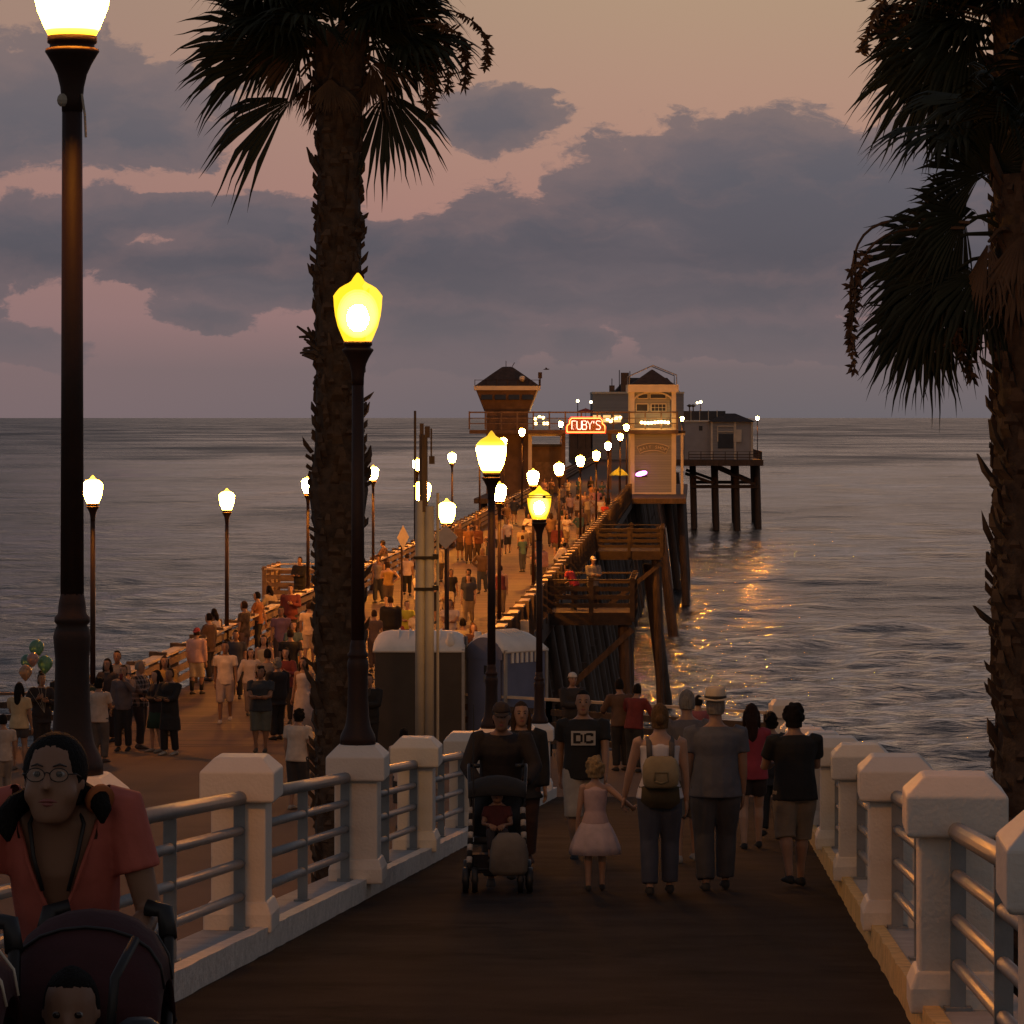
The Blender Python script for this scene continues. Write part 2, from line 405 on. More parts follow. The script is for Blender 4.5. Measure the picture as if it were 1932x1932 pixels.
# ---- ramp
KL, KR, OL, OR = -3.03, .915, -3.46, 1.44
mb = MB(); ds = [-8, 0, 8, 16, 24, 32, 40, 48, 56, 64.4]
rings = [[(xr(OL+.02, d), d, ZP-1.9), (xr(OR-.02, d), d, ZP-1.9), (xr(OR-.02, d), d, zramp(d)), (xr(OL+.02, d), d, zramp(d))] for d in ds]
mb.ring_loft(rings); tag(mb.build('ramp', M_asphalt), kind='structure')
def strip(name, xa, xb, h, m, d1=64.4, jag=0, dz=0):
    mb = MB(); rings = []
    d = -8.0
    while d < d1:
        j = rnd.uniform(-jag, jag); rings.append([(xr(xa+j, d), d, zramp(d)-.05), (xr(xb, d), d, zramp(d)-.05), (xr(xb, d), d, zramp(d)+h), (xr(xa+j*1.5+.012, d), d, zramp(d)+h)])
        d += .3 if jag else 2.0
    d = d1; rings.append([(xr(xa, d), d, zramp(d)-.05), (xr(xb, d), d, zramp(d)-.05), (xr(xb, d), d, zramp(d)+h), (xr(xa, d), d, zramp(d)+h)])
    mb.ring_loft(rings); o = mb.build(name, m); tag(o, kind='structure'); return o
strip('kerb', KL, KL-.09, .17, M_kerb, jag=.006)
strip('kerb', KR, KR+.09, .17, M_kerb_lit, jag=.006)
strip('ledge', OL, KL-.09, .15, M_ledge)
strip('ledge', KR+.09, OR, .15, M_ledge)

# ---- ramp pillars and steel rail panels
def pillar_mesh(kind):
    # returns MBs: shaft, cap, plinth (local, base at ledge top)
    sh = MB().box((0, 0, .445), (.36, .34, .89))
    cp = MB(); w = .245
    rings = []
    for z, s in [(.85, .94), (.862, 1), (1.05, 1), (1.135, .66), (1.142, .60)]:
        rings.append([(sx*w*s, sy*w*s, z-.0) for sx, sy in ((-1, -1), (1, -1), (1, 1), (-1, 1))])
    cp.ring_loft(rings)
    pl = MB(); rings = []
    for z, s in [(-.0, 1), (.12, 1), (.2, .86)]:
        rings.append([(sx*.225*s, sy*.22*s, z) for sx, sy in ((-1, -1), (1, -1), (1, 1), (-1, 1))])
    pl.ring_loft(rings)
    return sh, cp, pl
sh, cp, pl = pillar_mesh(0)
SH = sh.mesh('shaft', M_white); CP = cp.mesh('cap', M_white); PLN = pl.mesh('plinth', M_white)
ORD = ['first', 'second', 'third', 'fourth', 'fifth', 'sixth', 'seventh', 'eighth', 'ninth', 'tenth', 'eleventh', 'twelfth']
ANG = -math.atan(.0591)
def put(name, me, parent, bevel=0):
    o = bpy.data.objects.new(name, me); col.objects.link(o); o.parent = parent
    if bevel:
        b = o.modifiers.new('bevel', 'BEVEL'); b.width = bevel; b.segments = 2; b.limit_method = 'ANGLE'; b.angle_limit = R(30)
    return o
def pillar(d, off, label, group, dz=.15):
    r = thing('pillar', (xr(off, d), d, zramp(d)+dz-.005), label, 'pillar', group, ANG+rnd.uniform(-.015, .015))
    put('shaft', SH, r, .012); put('cap', CP, r, .016); put('plinth', PLN, r, .012); return r
LD = [11.3, 17.9, 24.4, 31.0, 37.6, 44.2, 50.6, 56.8, 62.8]
LO = [-3.2, -3.18, -3.22, -3.12, -3.19, -3.17, -3.27, -3.2, -3.25]
llab = ['white concrete pillar hidden behind the woman in the coral shirt', 'white concrete pillar under the tall near lamp post at left edge',
        'large white square-capped pillar standing alone left of the palm trunk', 'white pillar carrying the lamp post in front of the palm trunk',
        'white capped pillar in front of the pale double utility pole', 'white capped pillar just left of the stroller pusher',
        'white pillar carrying the lamp post behind the stroller pusher', 'white pillar hidden behind the two people with the stroller',
        'last white pillar of the left railing, at the toilet corner']
for i, d in enumerate(LD): pillar(d, LO[i], llab[i], 'white pillars of the left ramp railing')
RD = [4.9, 11.6, 18.1, 24.6, 31.4, 38.0, 44.6, 51.2, 57.8, 64.2]
rlab = ['white pillar beside the camera on the right railing', 'white pillar cut off by the right edge of the picture', 'largest whole white pillar at the bottom right',
        'second largest white pillar on the right railing', 'third white pillar up the right railing', 'white pillar cap beside the elbow of the man in black shirt',
        'white pillar of the right railing behind the man in black shirt', 'white pillar hidden behind the man in black shirt and bun-haired person', 'white pillar of the right railing behind the bun-haired person', 'white pillar near the lower end of the right railing']
for i, d in enumerate(RD): pillar(d, 1.09, rlab[i], 'white pillars of the right ramp railing')
rp = thing('pillar', (5.05, 69, ZP), 'white round-topped corner pillar in front of the sea, beyond the crowd', 'pillar', 'white pillars of the right ramp railing', .1)
put('shaft', SH, rp, .012); cpo = put('cap', CP, rp, .03); put('plinth', PLN, rp, .012)
rp.scale = (1, 1, 1.2)

lpan = ['behind the coral woman, cut by the left picture edge', 'between the tall near lamp post and the square-capped pillar', 'between the square-capped pillar and the palm-side lamp pillar', 'right after the palm-side lamp pillar',
        'in front of the dark toilet, right of the pale utility pole', 'hidden behind the striped stroller pusher', 'behind the two stroller people', 'last and lowest of the left ramp railing']
rpan = ['beside the camera, outside the picture at right', 'with golden lit tubes in the bottom right corner', 'between the two largest pillars on the right', 'after the second largest pillar on the right', 'after the third pillar on the right',
        'near the elbow of the man in black shirt', 'behind the man in black shirt', 'behind the bun-haired person', 'last and lowest of the right ramp railing']
def panel(da, db, off, label, group, flip=1):
    r = thing('rail_panel', (xr(off, da), da, zramp(da)+.145), label, 'railing', group)
    o = Vector(r.location)
    def pt(d, h, s=0): return Vector((xr(off+s, d), d, zramp(d)+.15+h))-o
    d0, d1 = da+.19, db-.19
    for nm, h, rad in (('top_rail', .86, .046), ('rail', .65, .032), ('rail', .435, .032), ('rail', .22, .032)):
        MB().tube([pt(d0, h), pt(d1, h)], rad, 12).build(nm, M_steel, r, True)
    for d in (d0+.07, (d0+d1)/2-.0, d1-.07):
        mb = MB(); c = pt(d, 0); mb.box((c.x, c.y, c.z+.41), (.075, .03, .82)); mb.box((c.x, c.y, c.z+.012), (.13, .10, .016)); mb.build('rail_post', M_steel, r)
for i in range(len(LD)-1):
    panel(LD[i], LD[i+1], -3.2, 'grey steel rail panel '+lpan[i], 'steel rail panels of the left ramp railing')
for i in range(len(RD)-1):
    panel(RD[i], RD[i+1], 1.09, 'grey steel rail panel '+rpan[i], 'steel rail panels of the right ramp railing')

def rail_run(name, pts, label, cat, zb, mw, mc, heights, hcap, wcap=.2, post=1.8, pw=.12):
    pts = [Vector(p) for p in pts]
    r = thing(name, pts[0], label, cat); o = pts[0]
    for a, b in zip(pts[:-1], pts[1:]):
        L = (b-a).length; n = max(1, round(L/post))
        up = Vector((0, 0, 1))
        for h in heights: MB(o).beam(a+up*h, b+up*h, .05, .12).build('rail', mw, r)
        MB(o).beam(a+up*hcap, b+up*hcap, wcap, .05).build('cap_board', mc, r)
        for i in range(n+1):
            p = a+(b-a)*(i/n); MB(o).box((p.x, p.y, p.z+hcap/2-.015), (pw, pw, hcap-.03)).build('post', mw, r)
    return r
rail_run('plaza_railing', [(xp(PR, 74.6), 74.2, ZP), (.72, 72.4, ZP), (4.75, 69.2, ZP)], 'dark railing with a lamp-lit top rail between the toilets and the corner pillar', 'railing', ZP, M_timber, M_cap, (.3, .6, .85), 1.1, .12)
rail_run('plaza_railing', [(-26, 74.2, ZP), (xp(PL, 74.6), 74.2, ZP)], 'dark wooden railing along the sea edge at far left', 'railing', ZP, M_timber, M_railwood, (.3, .6, .85), 1.08, .2)

# ================================================================== PIER
pier = thing('pier', (xp((PL+PR)/2, 74.4), 74.4, ZP), 'long wooden pier on dark piles running out to sea', 'pier'); po = Vector(pier.location)
WR = (286, 338)      # widened stretch with the buildings
def pe(x0, d, dz=0): return Vector((xp(x0, d), d, zdeck(d)+dz))
mb = MB(po); ds = [74.42]+list(range(90, 520, 15))+[520]
mb.ring_loft([[pe(PL-.1, d, -.35), pe(PR+.1, d, -.35), pe(PR+.1, d), pe(PL-.1, d)] for d in ds]); mb.build('deck', M_deck, pier)
mb = MB(po); mb.ring_loft([[pe(-17.2, d, -.4), pe(-.85, d, -.4), pe(-.85, d, -.012), pe(-17.2, d, -.012)] for d in WR]); mb.build('side_platform', M_timber, pier)
mb = MB(po); mb.prism([(8, 478), (32.4, 478), (34.0, 524), (8, 524)], zdeck(480)-.75, zdeck(480)+.03); mb.build('end_platform', M_timber, pier)
for a, b in ((PL-.18, PL-.02), (PR+.02, PR+.18)):
    mb = MB(po); mb.ring_loft([[pe(a, d, -.75), pe(b, d, -.75), pe(b, d, -.02), pe(a, d, -.02)] for d in ds]); mb.build('edge_beam', M_timber, pier)
pile_all = []
d = 80.0
while d < 516:
    for x0, fo in ((PL+.4, -1.3), (PL+2.6, -.1), (PR-2.6, .1), (PR-.35, 1.45)):
        j = rnd.uniform(-.12, .12); rr = rnd.uniform(.17, .22)
        pile_all.append((pe(x0+j, d, -.7), Vector((xp(x0+fo+j, d), d+rnd.uniform(-.15, .15), ZW-1.6)), rr))
    d += 5.6
big = []
for df in (189, 249, 310, 376, 441):
    big.append((pe(-2.4, df, -.9), Vector((xp(-1.35, df), df, ZW-1.5)), .27)); big.append((pe(-2.55, df+1.4, -.9), Vector((xp(-1.55, df+1.4), df+1.4, ZW-1.5)), .25))
for x, d in ((xp(-16.8, 292), 292), (xp(-16.8, 331), 331), (xp(-1.3, 292), 292), (xp(-1.3, 331), 331), (xp(-1.3, 312), 312), (xp(-1.3, 300), 300)):
    big.append((Vector((x, d, zdeck(d)-.4)), Vector((x+.5, d, ZW-1.5)), .3))
ends = []
for d in (485, 497, 518):
    for x in [q+.04986*(d-485) for q in (23.6, 26.5, 29.25, 32.0)]: ends.append((Vector((x, d, zdeck(480)-.7)), Vector((x+.25, d, ZW-1.5)), .42))
def pile_mb(items):
    mb = MB(po)
    for a, b, r in items:
        m_ = a.lerp(b, .86); mb.tube([a, m_, m_.lerp(b, .3), b], [r, r*1.02, r*1.35, r*1.45], 8)
    return mb
pile_all.sort(key=lambda t: t[0].y)
first = big+ends+pile_all[:100-len(big)-len(ends)]; rest = pile_all[100-len(big)-len(ends):]
for it in first: pile_mb([it]).build('pile', M_timber, pier, True)
o = pile_mb(rest).build('far_piles', M_timber, pier, True); tag(o, kind='stuff')
mb = MB(po); d = 80.0
while d < 516:
    mb.beam(pe(PL+.1, d, -.55), pe(PR-.1, d, -.55), .3, .35)
    mb.beam(Vector((xp(PL+.1, d), d+.2, ZW+2.2)), pe(PR-.4, d+.2, -1.0), .1, .25); mb.beam(pe(PL+.3, d+.25, -1.0), Vector((xp(PR+.6, d), d+.25, ZW+2.0)), .1, .25)
    mb.beam(Vector((xp(PL-.6, d), d+.1, -10.6)), Vector((xp(PR+.5, d), d+.1, -10.6)), .15, .3)
    d += 5.6
mb.build('cross_beams', M_timber, pier)
z0 = zdeck(480)
for d, dx_ in ((484.5, 0), (517.5, 1.65)):
    MB(po).beam((23.4+dx_, d, -9.0), (32.2+dx_, d, -9.0), .2, .45).build('brace', M_timber, pier); MB(po).beam((26.5+dx_, d-.3, z0-1.0), (31.8+dx_, d-.3, -8.8), .2, .4).build('brace', M_timber, pier); MB(po).beam((22.6+dx_, d-.3, z0-1.8), (26.4+dx_, d-.3, -8.6), .2, .4).build('brace', M_timber, pier)
mb = MB(po); mb.ring_loft([[pe(PR+.02, d, -2.2), pe(PR+.12, d, -2.2), pe(PR+.12, d, -.76), pe(PR+.02, d, -.76)] for d in (78, 120)]); mb.build('skirt_board', M_timber, pier)

# pier railings
def pier_rail(x0, label, skip=()):
    r = thing('pier_railing', pe(x0, 75), label, 'railing', 'wooden pier railings'); o = Vector(r.location)
    segs = []; ds = [75.2]+list(range(100, 290, 15))+[WR[0]] ; ds2 = list(range(WR[1], 478, 20))+[478]
    for lst in (ds, ds2):
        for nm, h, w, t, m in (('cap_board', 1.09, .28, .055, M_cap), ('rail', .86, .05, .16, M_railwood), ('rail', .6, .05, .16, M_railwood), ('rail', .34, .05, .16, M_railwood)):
            mb = MB(o); mb.ring_loft([[pe(x0-w/2, d, h-t/2), pe(x0+w/2, d, h-t/2), pe(x0+w/2, d, h+t/2), pe(x0-w/2, d, h+t/2)] for d in lst]); mb.build(nm, m, r)
    posts = []; d = 75.4
    sgn = 1 if x0 > -8 else -1
    while d < 477:
        if not WR[0] < d < WR[1]: posts.append(d)
        d += 3.4 if True else 0
    pm = None
    for i, d in enumerate(posts):
        mb = MB(o); mb.box(pe(x0+sgn*.135, d, .49), (.2, .2, 1.42)); mb.box(pe(x0, d, 1.15), (.34, .22, .07)); 
        if i < 100: mb.build('post', M_timber, r)
        else:
            if pm is None: pm = MB(o)
            pm.v += mb.v; k = len(pm.v)-len(mb.v); pm.f += [[a+k for a in f] for f in mb.f]; pm.m += mb.m
    if pm: tag(pm.build('far_posts', M_timber, r), kind='stuff')
pier_rail(PL, 'weathered wooden railing with pale top board along the left pier edge')
pier_rail(PR, 'dark wooden railing with lit top board along the right pier edge')

# bump-outs
def bumpout(x0a, x0b, d0, d1, label):
    WD = M_platwood if x0a > -8 else M_railwood; r = thing('fishing_platform', pe((x0a+x0b)/2, d0), label, 'platform', 'fishing platforms beside the pier'); o = Vector(r.location)
    mb = MB(o); mb.ring_loft([[pe(x0a, d, -.45), pe(x0b, d, -.45), pe(x0b, d, -.02), pe(x0a, d, -.02)] for d in (d0, d1)]); mb.build('floor', WD, r)
    edge = x0b if abs(x0b-PR) < abs(x0a-PR) and x0b < 0 and x0a < PL-1 else x0b
    far = x0b if x0a > -8 else x0a
    near = x0a if x0a > -8 else x0b
    for a, b in (((near, d0), (far, d0)), ((far, d0), (far, d1)), ((far, d1), (near, d1))):
        A, B = pe(*a), pe(*b); up = Vector((0, 0, 1))
        for h in (.22, .5, .78): MB(o).beam(A+up*h, B+up*h, .05, .15).build('rail', WD, r)
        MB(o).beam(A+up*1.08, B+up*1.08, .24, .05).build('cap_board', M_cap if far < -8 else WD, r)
        n = max(1, round((B-A).length/1.5))
        for i in range(n):
            p = A.lerp(B, i/n); MB(o).box((p.x, p.y, p.z+.42), (.16, .16, 1.5)).build('post', WD, r)
    for p in ((far-.3*(1 if far > -8 else -1), d0+.5), (far-.3*(1 if far > -8 else -1), d1-.5)):
        q = pe(*p); MB(o).tube([q+Vector((0, 0, -.4)), Vector((q.x+.3, q.y, ZW-1.5))], .2, 8).build('pile', M_timber, r)
    MB(o).beam(pe(far, d0+.3, -.6), pe(near, d0+.3, -3.2), .15, .2).build('strut', M_timber, r)
bumpout(PR+.2, -2.2, 126, 132, 'nearer brown wooden fishing platform on the right of the pier')
bumpout(PR+.2, -1.75, 184, 191, 'farther brown wooden fishing platform on the right of the pier')
bumpout(-15.8, PL-.2, 135.5, 140, 'wooden fishing platform on the left of the pier behind the palm')

# ================================================================== LAMPS
def globe_mat(nm, K):
    m = bpy.data.materials.new(nm); m.use_nodes = True
    n, l = m.node_tree.nodes, m.node_tree.links; b = n['Principled BSDF']
    b.inputs['Base Color'].default_value = (.5, .4, .2, 1); b.inputs['Roughness'].default_value = .3
    t = n.new('ShaderNodeTexCoord'); s = n.new('ShaderNodeSeparateXYZ'); l.new(t.outputs['Object'], s.inputs[0])
    cr = n.new('ShaderNodeValToRGB'); mr = n.new('ShaderNodeMapRange'); mr.inputs[1].default_value = 0; mr.inputs[2].default_value = .6
    l.new(s.outputs[2], mr.inputs[0]); l.new(mr.outputs[0], cr.inputs[0])
    core = (K, K*.31, K*.025)
    st = [(0, (2.4, 1.2, .05)), (.05, (6.0, 2.6, .2)), (.10, core), (.5, core), (.64, (4.0, 2.0, .10)), (.72, (1.3, .80, .02)), (1, (.95, .46, .006))]
    if K > 300: st = [(0, (6, 2.6, .2)), (.05, core), (.3, core), (.5, core), (.70, core), (.82, (9, 4, .35)), (1, (2.2, 1.0, .03))]
    while len(cr.color_ramp.elements) < len(st): cr.color_ramp.elements.new(.5)
    for e, (p, c) in zip(cr.color_ramp.elements, st): e.position = p; e.color = (*[x/K for x in c], 1)
    l.new(cr.outputs[0], b.inputs['Emission Color']); b.inputs['Emission Strength'].default_value = K
    return m
M_globe = globe_mat('lit_lamp_globe', 330.0); M_globe_f = globe_mat('lit_far_lamp_globe', 1300.0); M_globe_r = globe_mat('lit_ramp_lamp_globe', 270.0)
GP = [(.105, 0), (.118, .012), (.135, .05), (.168, .13), (.190, .22), (.200, .30), (.203, .36), (.206, .385), (.198, .395), (.185, .415), (.155, .45), (.115, .475), (.08, .492), (.055, .51), (.04, .535), (.026, .555), (.008, .577)]
GLOBE = MB().lathe(GP, 20).mesh('globe', M_globe, True); GLOBE_F = MB().lathe(GP, 16).mesh('globe', M_globe_f, True); GLOBE_R = MB().lathe(GP, 24).mesh('globe', M_globe_r, True)
FIT = MB().lathe([(.05, -.36), (.052, -.30), (.058, -.24), (.072, -.18), (.095, -.13), (.122, -.085), (.132, -.07), (.128, -.058), (.108, -.05), (.108, -.035), (.120, -.028), (.120, .004), (.1, .006)], 16).mesh('fitter', M_pole, True)
BAND = MB(); 
for z in (.37, .405): BAND.lathe([(.2, z-.008), (.215, z-.008), (.215, z+.008), (.2, z+.008)], 20, cap=False)
for j in range(4):
    a = j*math.pi/2+.4; BAND.box((.21*math.cos(a), .21*math.sin(a), .387), (.02, .05, .03), a)
BANDM = BAND.mesh('globe_band', M_blackmetal, True)
def base_prof(h): return [(.15, 0), (.15, .05), (.142, .08), (.108, .15), (.094, .23), (.086, .35), (.082, .55), (.087, .61), (.092, .66), (.084, .70), (.073, .72), (.086, .735), (.086, .757), (.07, .775), (.066, .82), (.057, .87), (.05, .88)]
BASE = MB().lathe(base_prof(0), 16).mesh('base', M_pole, True)
def veil(nm, c, tr):
    m = bpy.data.materials.new(nm); m.use_nodes = True; n, l = m.node_tree.nodes, m.node_tree.links; n.clear()
    e = n.new('ShaderNodeEmission'); e.inputs[0].default_value = (*[x/max(c) for x in c], 1); e.inputs[1].default_value = max(c)
    t = n.new('ShaderNodeBsdfTransparent'); x = n.new('ShaderNodeMixShader'); x.inputs[0].default_value = tr
    o = n.new('ShaderNodeOutputMaterial'); l.new(e.outputs[0], x.inputs[1]); l.new(t.outputs[0], x.inputs[2]); l.new(x.outputs[0], o.inputs[0]); return m
GLOBE_T = MB().lathe(GP, 28).mesh('globe', veil('milky_yellow_globe', (2.6, 1.45, .05), .6), True)
_v2 = veil('inner_glow', (2.6, 1.9, .75), .84)
DIFF = [MB().ball((0, 0, .235-.006*k), (.172-.0145*k, .172-.0145*k, .205-.0165*k), 24, 16).mesh('diffuser', _v2, True) for k in range(6)]
BULB = MB().ball((0, 0, .2), (.092, .092, .115), 16, 12).mesh('bulb', emis('sodium_bulb', (1, .40, .045), 2500), True)
GR, GD = 'lamps on the white ramp pillars', 'lamps along the pier'
def lamp(loc, h, label, group, band=False, clear=False):
    """h: height of the globe's underside above the foot"""
    r = thing('street_lamp', loc, label, 'street lamp', group)
    put('base', BASE, r)
    MB().lathe([(.058, .64), (.049, h-.35)], 12).build('post', M_pole, r, True)
    for nm, me in (('fitter', FIT), ('globe', GLOBE_R if group == GR else GLOBE_F if loc[1] > 100 else GLOBE)):
        o = put(nm, me, r); o.location = (0, 0, h)
    if clear:
        o.data = GLOBE_T
        for me in DIFF: put('diffuser', me, o)
        put('bulb', BULB, o)
    if band: put('globe_band', BANDM, r).location = (0, 0, h)
    return r
def veil(nm, c, tr):
    m = bpy.data.materials.new(nm); m.use_nodes = True; n, l = m.node_tree.nodes, m.node_tree.links; n.clear()
    e = n.new('ShaderNodeEmission'); e.inputs[0].default_value = (*[x/max(c) for x in c], 1); e.inputs[1].default_value = max(c)
    t = n.new('ShaderNodeBsdfTransparent'); x = n.new('ShaderNodeMixShader'); x.inputs[0].default_value = tr
    o = n.new('ShaderNodeOutputMaterial'); l.new(e.outputs[0], x.inputs[1]); l.new(t.outputs[0], x.inputs[2]); l.new(x.outputs[0], o.inputs[0]); return m
GLOBE_T = MB().lathe(GP, 28).mesh('globe', veil('milky_yellow_globe', (2.6, 1.45, .05), .6), True)
_v2 = veil('inner_glow', (2.6, 1.9, .75), .84)
DIFF = [MB().ball((0, 0, .235-.006*k), (.172-.0145*k, .172-.0145*k, .205-.0165*k), 24, 16).mesh('diffuser', _v2, True) for k in range(6)]
BULB = MB().ball((0, 0, .2), (.092, .092, .115), 16, 12).mesh('bulb', emis('sodium_bulb', (1, .40, .045), 2500), True)
GR, GD = 'lamps on the white ramp pillars', 'lamps along the pier'
def ramp_lamp(i, h, label, band=False, clear=False):
    d = LD[i]; return lamp((xr(LO[i], d), d, zramp(d)+.15+1.136), h+.15, label, GR, band, clear)
n0 = ramp_lamp(1, 3.406, 'very tall dark lamp post at left with globe cut by the top edge')
MB(Vector(n0.location)).ball(Vector(n0.location)+Vector((-.04, -.03, 3.25)), (.03, .03, .035), 8, 6).tube([Vector(n0.location)+Vector((.05, -.03, 3.28)), Vector(n0.location)+Vector((.065, -.035, 3.18)), Vector(n0.location)+Vector((.07, -.035, 3.07))], .006, 6).build('cable_tie', M_util, n0)
ramp_lamp(3, 3.21, 'big yellow lit globe lamp in front of the palm trunk', clear=True)
ramp_lamp(6, 3.33, 'large white-hot globe lamp left of the centre above the toilets')
ramp_lamp(8, 3.30, 'lit globe lamp with a dark band round the globe, at the right toilet', True, True)
def plamp(u, v, d, label, zb=None):
    zb = zdeck(d) if zb is None else zb
    z = -(v-788)*d/F          # centre of the globe
    return lamp((X(u, d), d, zb), z-.27-zb, label, GD)
plamp(175, 925, 75.5, 'lit globe lamp close to the right of the tall near lamp post')
LL = [(428, 943, 97.7), (581, 915, 119), (704, 892, 142), (787, 876, 164), (853, 863, 188), (905, 849, 212), (950, 833, 235), (985, 815, 258)]
lab = ['lit globe lamp on the left pier rail between near lamp post and palm', 'lit globe lamp half hidden by the left side of the palm trunk', 'lit globe lamp just right of the palm trunk over the sea',
       'lit globe lamp above the pale double utility pole', 'lit globe lamp on a thin post right of the double utility pole', 'lit globe lamp hidden behind the white-hot globe', 'small lit globe peeping out right of the white-hot globe', 'small lit globe lamp below the observation tower']
for (u, v, d), t in zip(LL, lab): plamp(u, v, d, t)
RL = [(843, 965, 86), (942, 928, 105.5), (1006, 900, 129), (1055, 884, 153), (1095, 869, 181), (1125, 859, 207), (1147, 841, 237), (1170, 824, 275), (1182, 806, 284)]
lab = ['lit globe lamp right above the diamond sign', 'lit globe lamp low beside the post of the white-hot globe', 'first lit globe of the right pier row beyond the banded lamp', 'second lit globe of the right pier row beyond the banded lamp',
       'third lit globe of the right pier row beyond the banded lamp', 'fourth lit globe of the right pier row beyond the banded lamp', 'fifth lit globe of the right pier row beyond the banded lamp', 'sixth lit globe of the right pier row, near the bait tower', 'uppermost lit globe of the right pier row, touching the bait tower']
for (u, v, d), t in zip(RL, lab): plamp(u, v, d, t)
plamp(797, 926, 88, 'lit globe lamp partly covered by the pale double utility pole')
plamp(1058, 800, 345, 'small lit globe lamp left of the red neon sign')
plamp(1429, 789, 494, 'lit globe lamp on the right corner of the pier end')
plamp(1287, 790, 452, 'small lit globe lamp just right of the bait tower')
M_bulb = emis('lit_bulb', (1, .62, .2), 14)
for u, v, d, zb, t in ((1090, 758, 478, -4, 'small round lamp on the left restaurant terrace'), (1115, 760, 479, -4, 'small round lamp beside the red parasol'), (1322, 760, 486, -1.2, 'bright twin lamp above the low roof at the pier end')):
    z = -(v-788)*d/F; r = thing('terrace_lamp', (X(u, d), d, zb), t, 'lamp', 'small lamps at the restaurant')
    MB().tube([(0, 0, 0), (0, 0, z-zb)], .06, 6).build('post', M_pole, r)
    mb = MB(); mb.ball((0, 0, z-zb+.1), .2, 8, 6)
    if u == 1322: mb.ball((-.45, 0, z-zb), .16, 8, 6)
    mb.build('bulb', emis('white_bulb', (1, .8, .4), 8), r, True)

# ================================================================== FAR BUILDINGS
M_siding = planks('grey_siding', (.30, .31, .33), .2, 2, gap=(.12, .12, .13), var=.08)
M_trim = mat('cream_trim', (.62, .55, .44), .6, .08, 2)
M_roof = mat('dark_shingle', (.045, .032, .028), .85, .4, 3, .5, 15)
M_brownwall = mat('brown_wall', (.12, .07, .045), .75, .25, 1.5, .3, 8)
M_glassdark = mat('dark_window_glass', (.03, .035, .045), .12, .2, 1)
M_whitewall = mat('pale_wall', (.30, .31, .34), .7, .12, .8)
def ZV(v, d): return -(v-788)*d/F
D0 = 300.0
# observation tower
ux = lambda u, d=D0: X(u, d)
zb = zdeck(D0)
cx, cy = ux(957), D0+2.7
tw = thing('observation_tower', (cx, cy, zb), 'brown lifeguard tower with flared cabin and pyramid roof', 'tower'); o = Vector(tw.location)
def sq(hw, z, hd=None): return [(cx-hw, cy-(hd or hw), z), (cx+hw, cy-(hd or hw), z), (cx+hw, cy+(hd or hw), z), (cx-hw, cy+(hd or hw), z)]
MB(o).ring_loft([sq(1.7, zb), sq(1.7, ZV(776, D0))]).build('stem', M_brownwall, tw)
MB(o).ring_loft([sq(1.78, ZV(776, D0)), sq(2.42, ZV(736, D0))]).build('cabin', M_brownwall, tw)
for sy in (-1, 1):
    a, b = Vector((cx+1.80*1, cy+sy*1.8, ZV(775, D0))), Vector((cx+2.44, cy+sy*2.44, ZV(737, D0)))
    MB(o).beam(a, b, .1, .1).build('corner_trim', M_trim, tw); a2, b2 = a.copy(), b.copy(); a2.x = 2*cx-a.x; b2.x = 2*cx-b.x; MB(o).beam(a2, b2, .1, .1).build('corner_trim', M_brownwall, tw)
for k in range(4):
    x = cx-1.65+k*1.1
    MB(o).box((x, cy-2.28, ZV(748, D0)), (.9, .12, .55), M=Matrix.Rotation(-.36, 3, 'X')).build('window', M_glassdark, tw)
MB(o).ring_loft([sq(2.68, ZV(736, D0)), sq(2.7, ZV(728, D0))]).build('fascia', M_trim, tw)
MB(o).ring_loft([sq(2.62, ZV(728, D0)+.005), sq(1.2, ZV(704, D0)), sq(.45, ZV(692, D0)), sq(.3, ZV(691, D0))]).build('roof', M_roof, tw)
mb = MB(o)
for u in (896, 917, 937, 957, 977, 998, 1017): mb.tube([(ux(u), cy-2.6, ZV(729, D0)), (ux(u), cy-2.6, ZV(716, D0))], .03, 5)
mb.tube([(ux(896), cy-2.6, ZV(717, D0)), (ux(1017), cy-2.6, ZV(717, D0))], .022, 5)
mb.tube([(cx-.1, cy, ZV(691, D0)), (cx-.1, cy, ZV(680, D0))], .03, 5); mb.tube([(cx+.4, cy, ZV(691, D0)), (cx+.6, cy, ZV(683, D0))], .03, 5)
mb.build('roof_rail', M_pole, tw)
MB(o).ball((ux(985), cy-2.2, ZV(714, D0)), .25, 10, 7).build('siren', M_trim, tw, True)
mb = MB(o); mb.tube([(ux(1019), cy-2.4, ZV(729, D0)), (ux(1019), cy-2.4, ZV(712, D0))], .06, 6); mb.box((ux(1019), cy-2.4, ZV(708, D0)), (.32, .3, .5)); mb.build('camera_mast', M_pole, tw)
# gull
g = thing('gull', (ux(1030), cy-2, ZV(697, D0)), 'tiny gull in the air right of the tower roof', 'bird')
mb = MB(); mb.tube([(-.22, 0, 0), (0, 0, .03), (.2, 0, .02), (.3, 0, .05)], [.01, .06, .05, .01], 6); mb.build('gull_body', M_pole, g)
for s_ in (-1, 1): MB().add([(0, .0, .06), (.14, 0, .05), (.05, s_*.35, .16), (-.06, s_*.55, .08), (-.05, s_*.3, .14)], [(0, 1, 2, 4), (4, 2, 3)]).build('wing', M_pole, g)

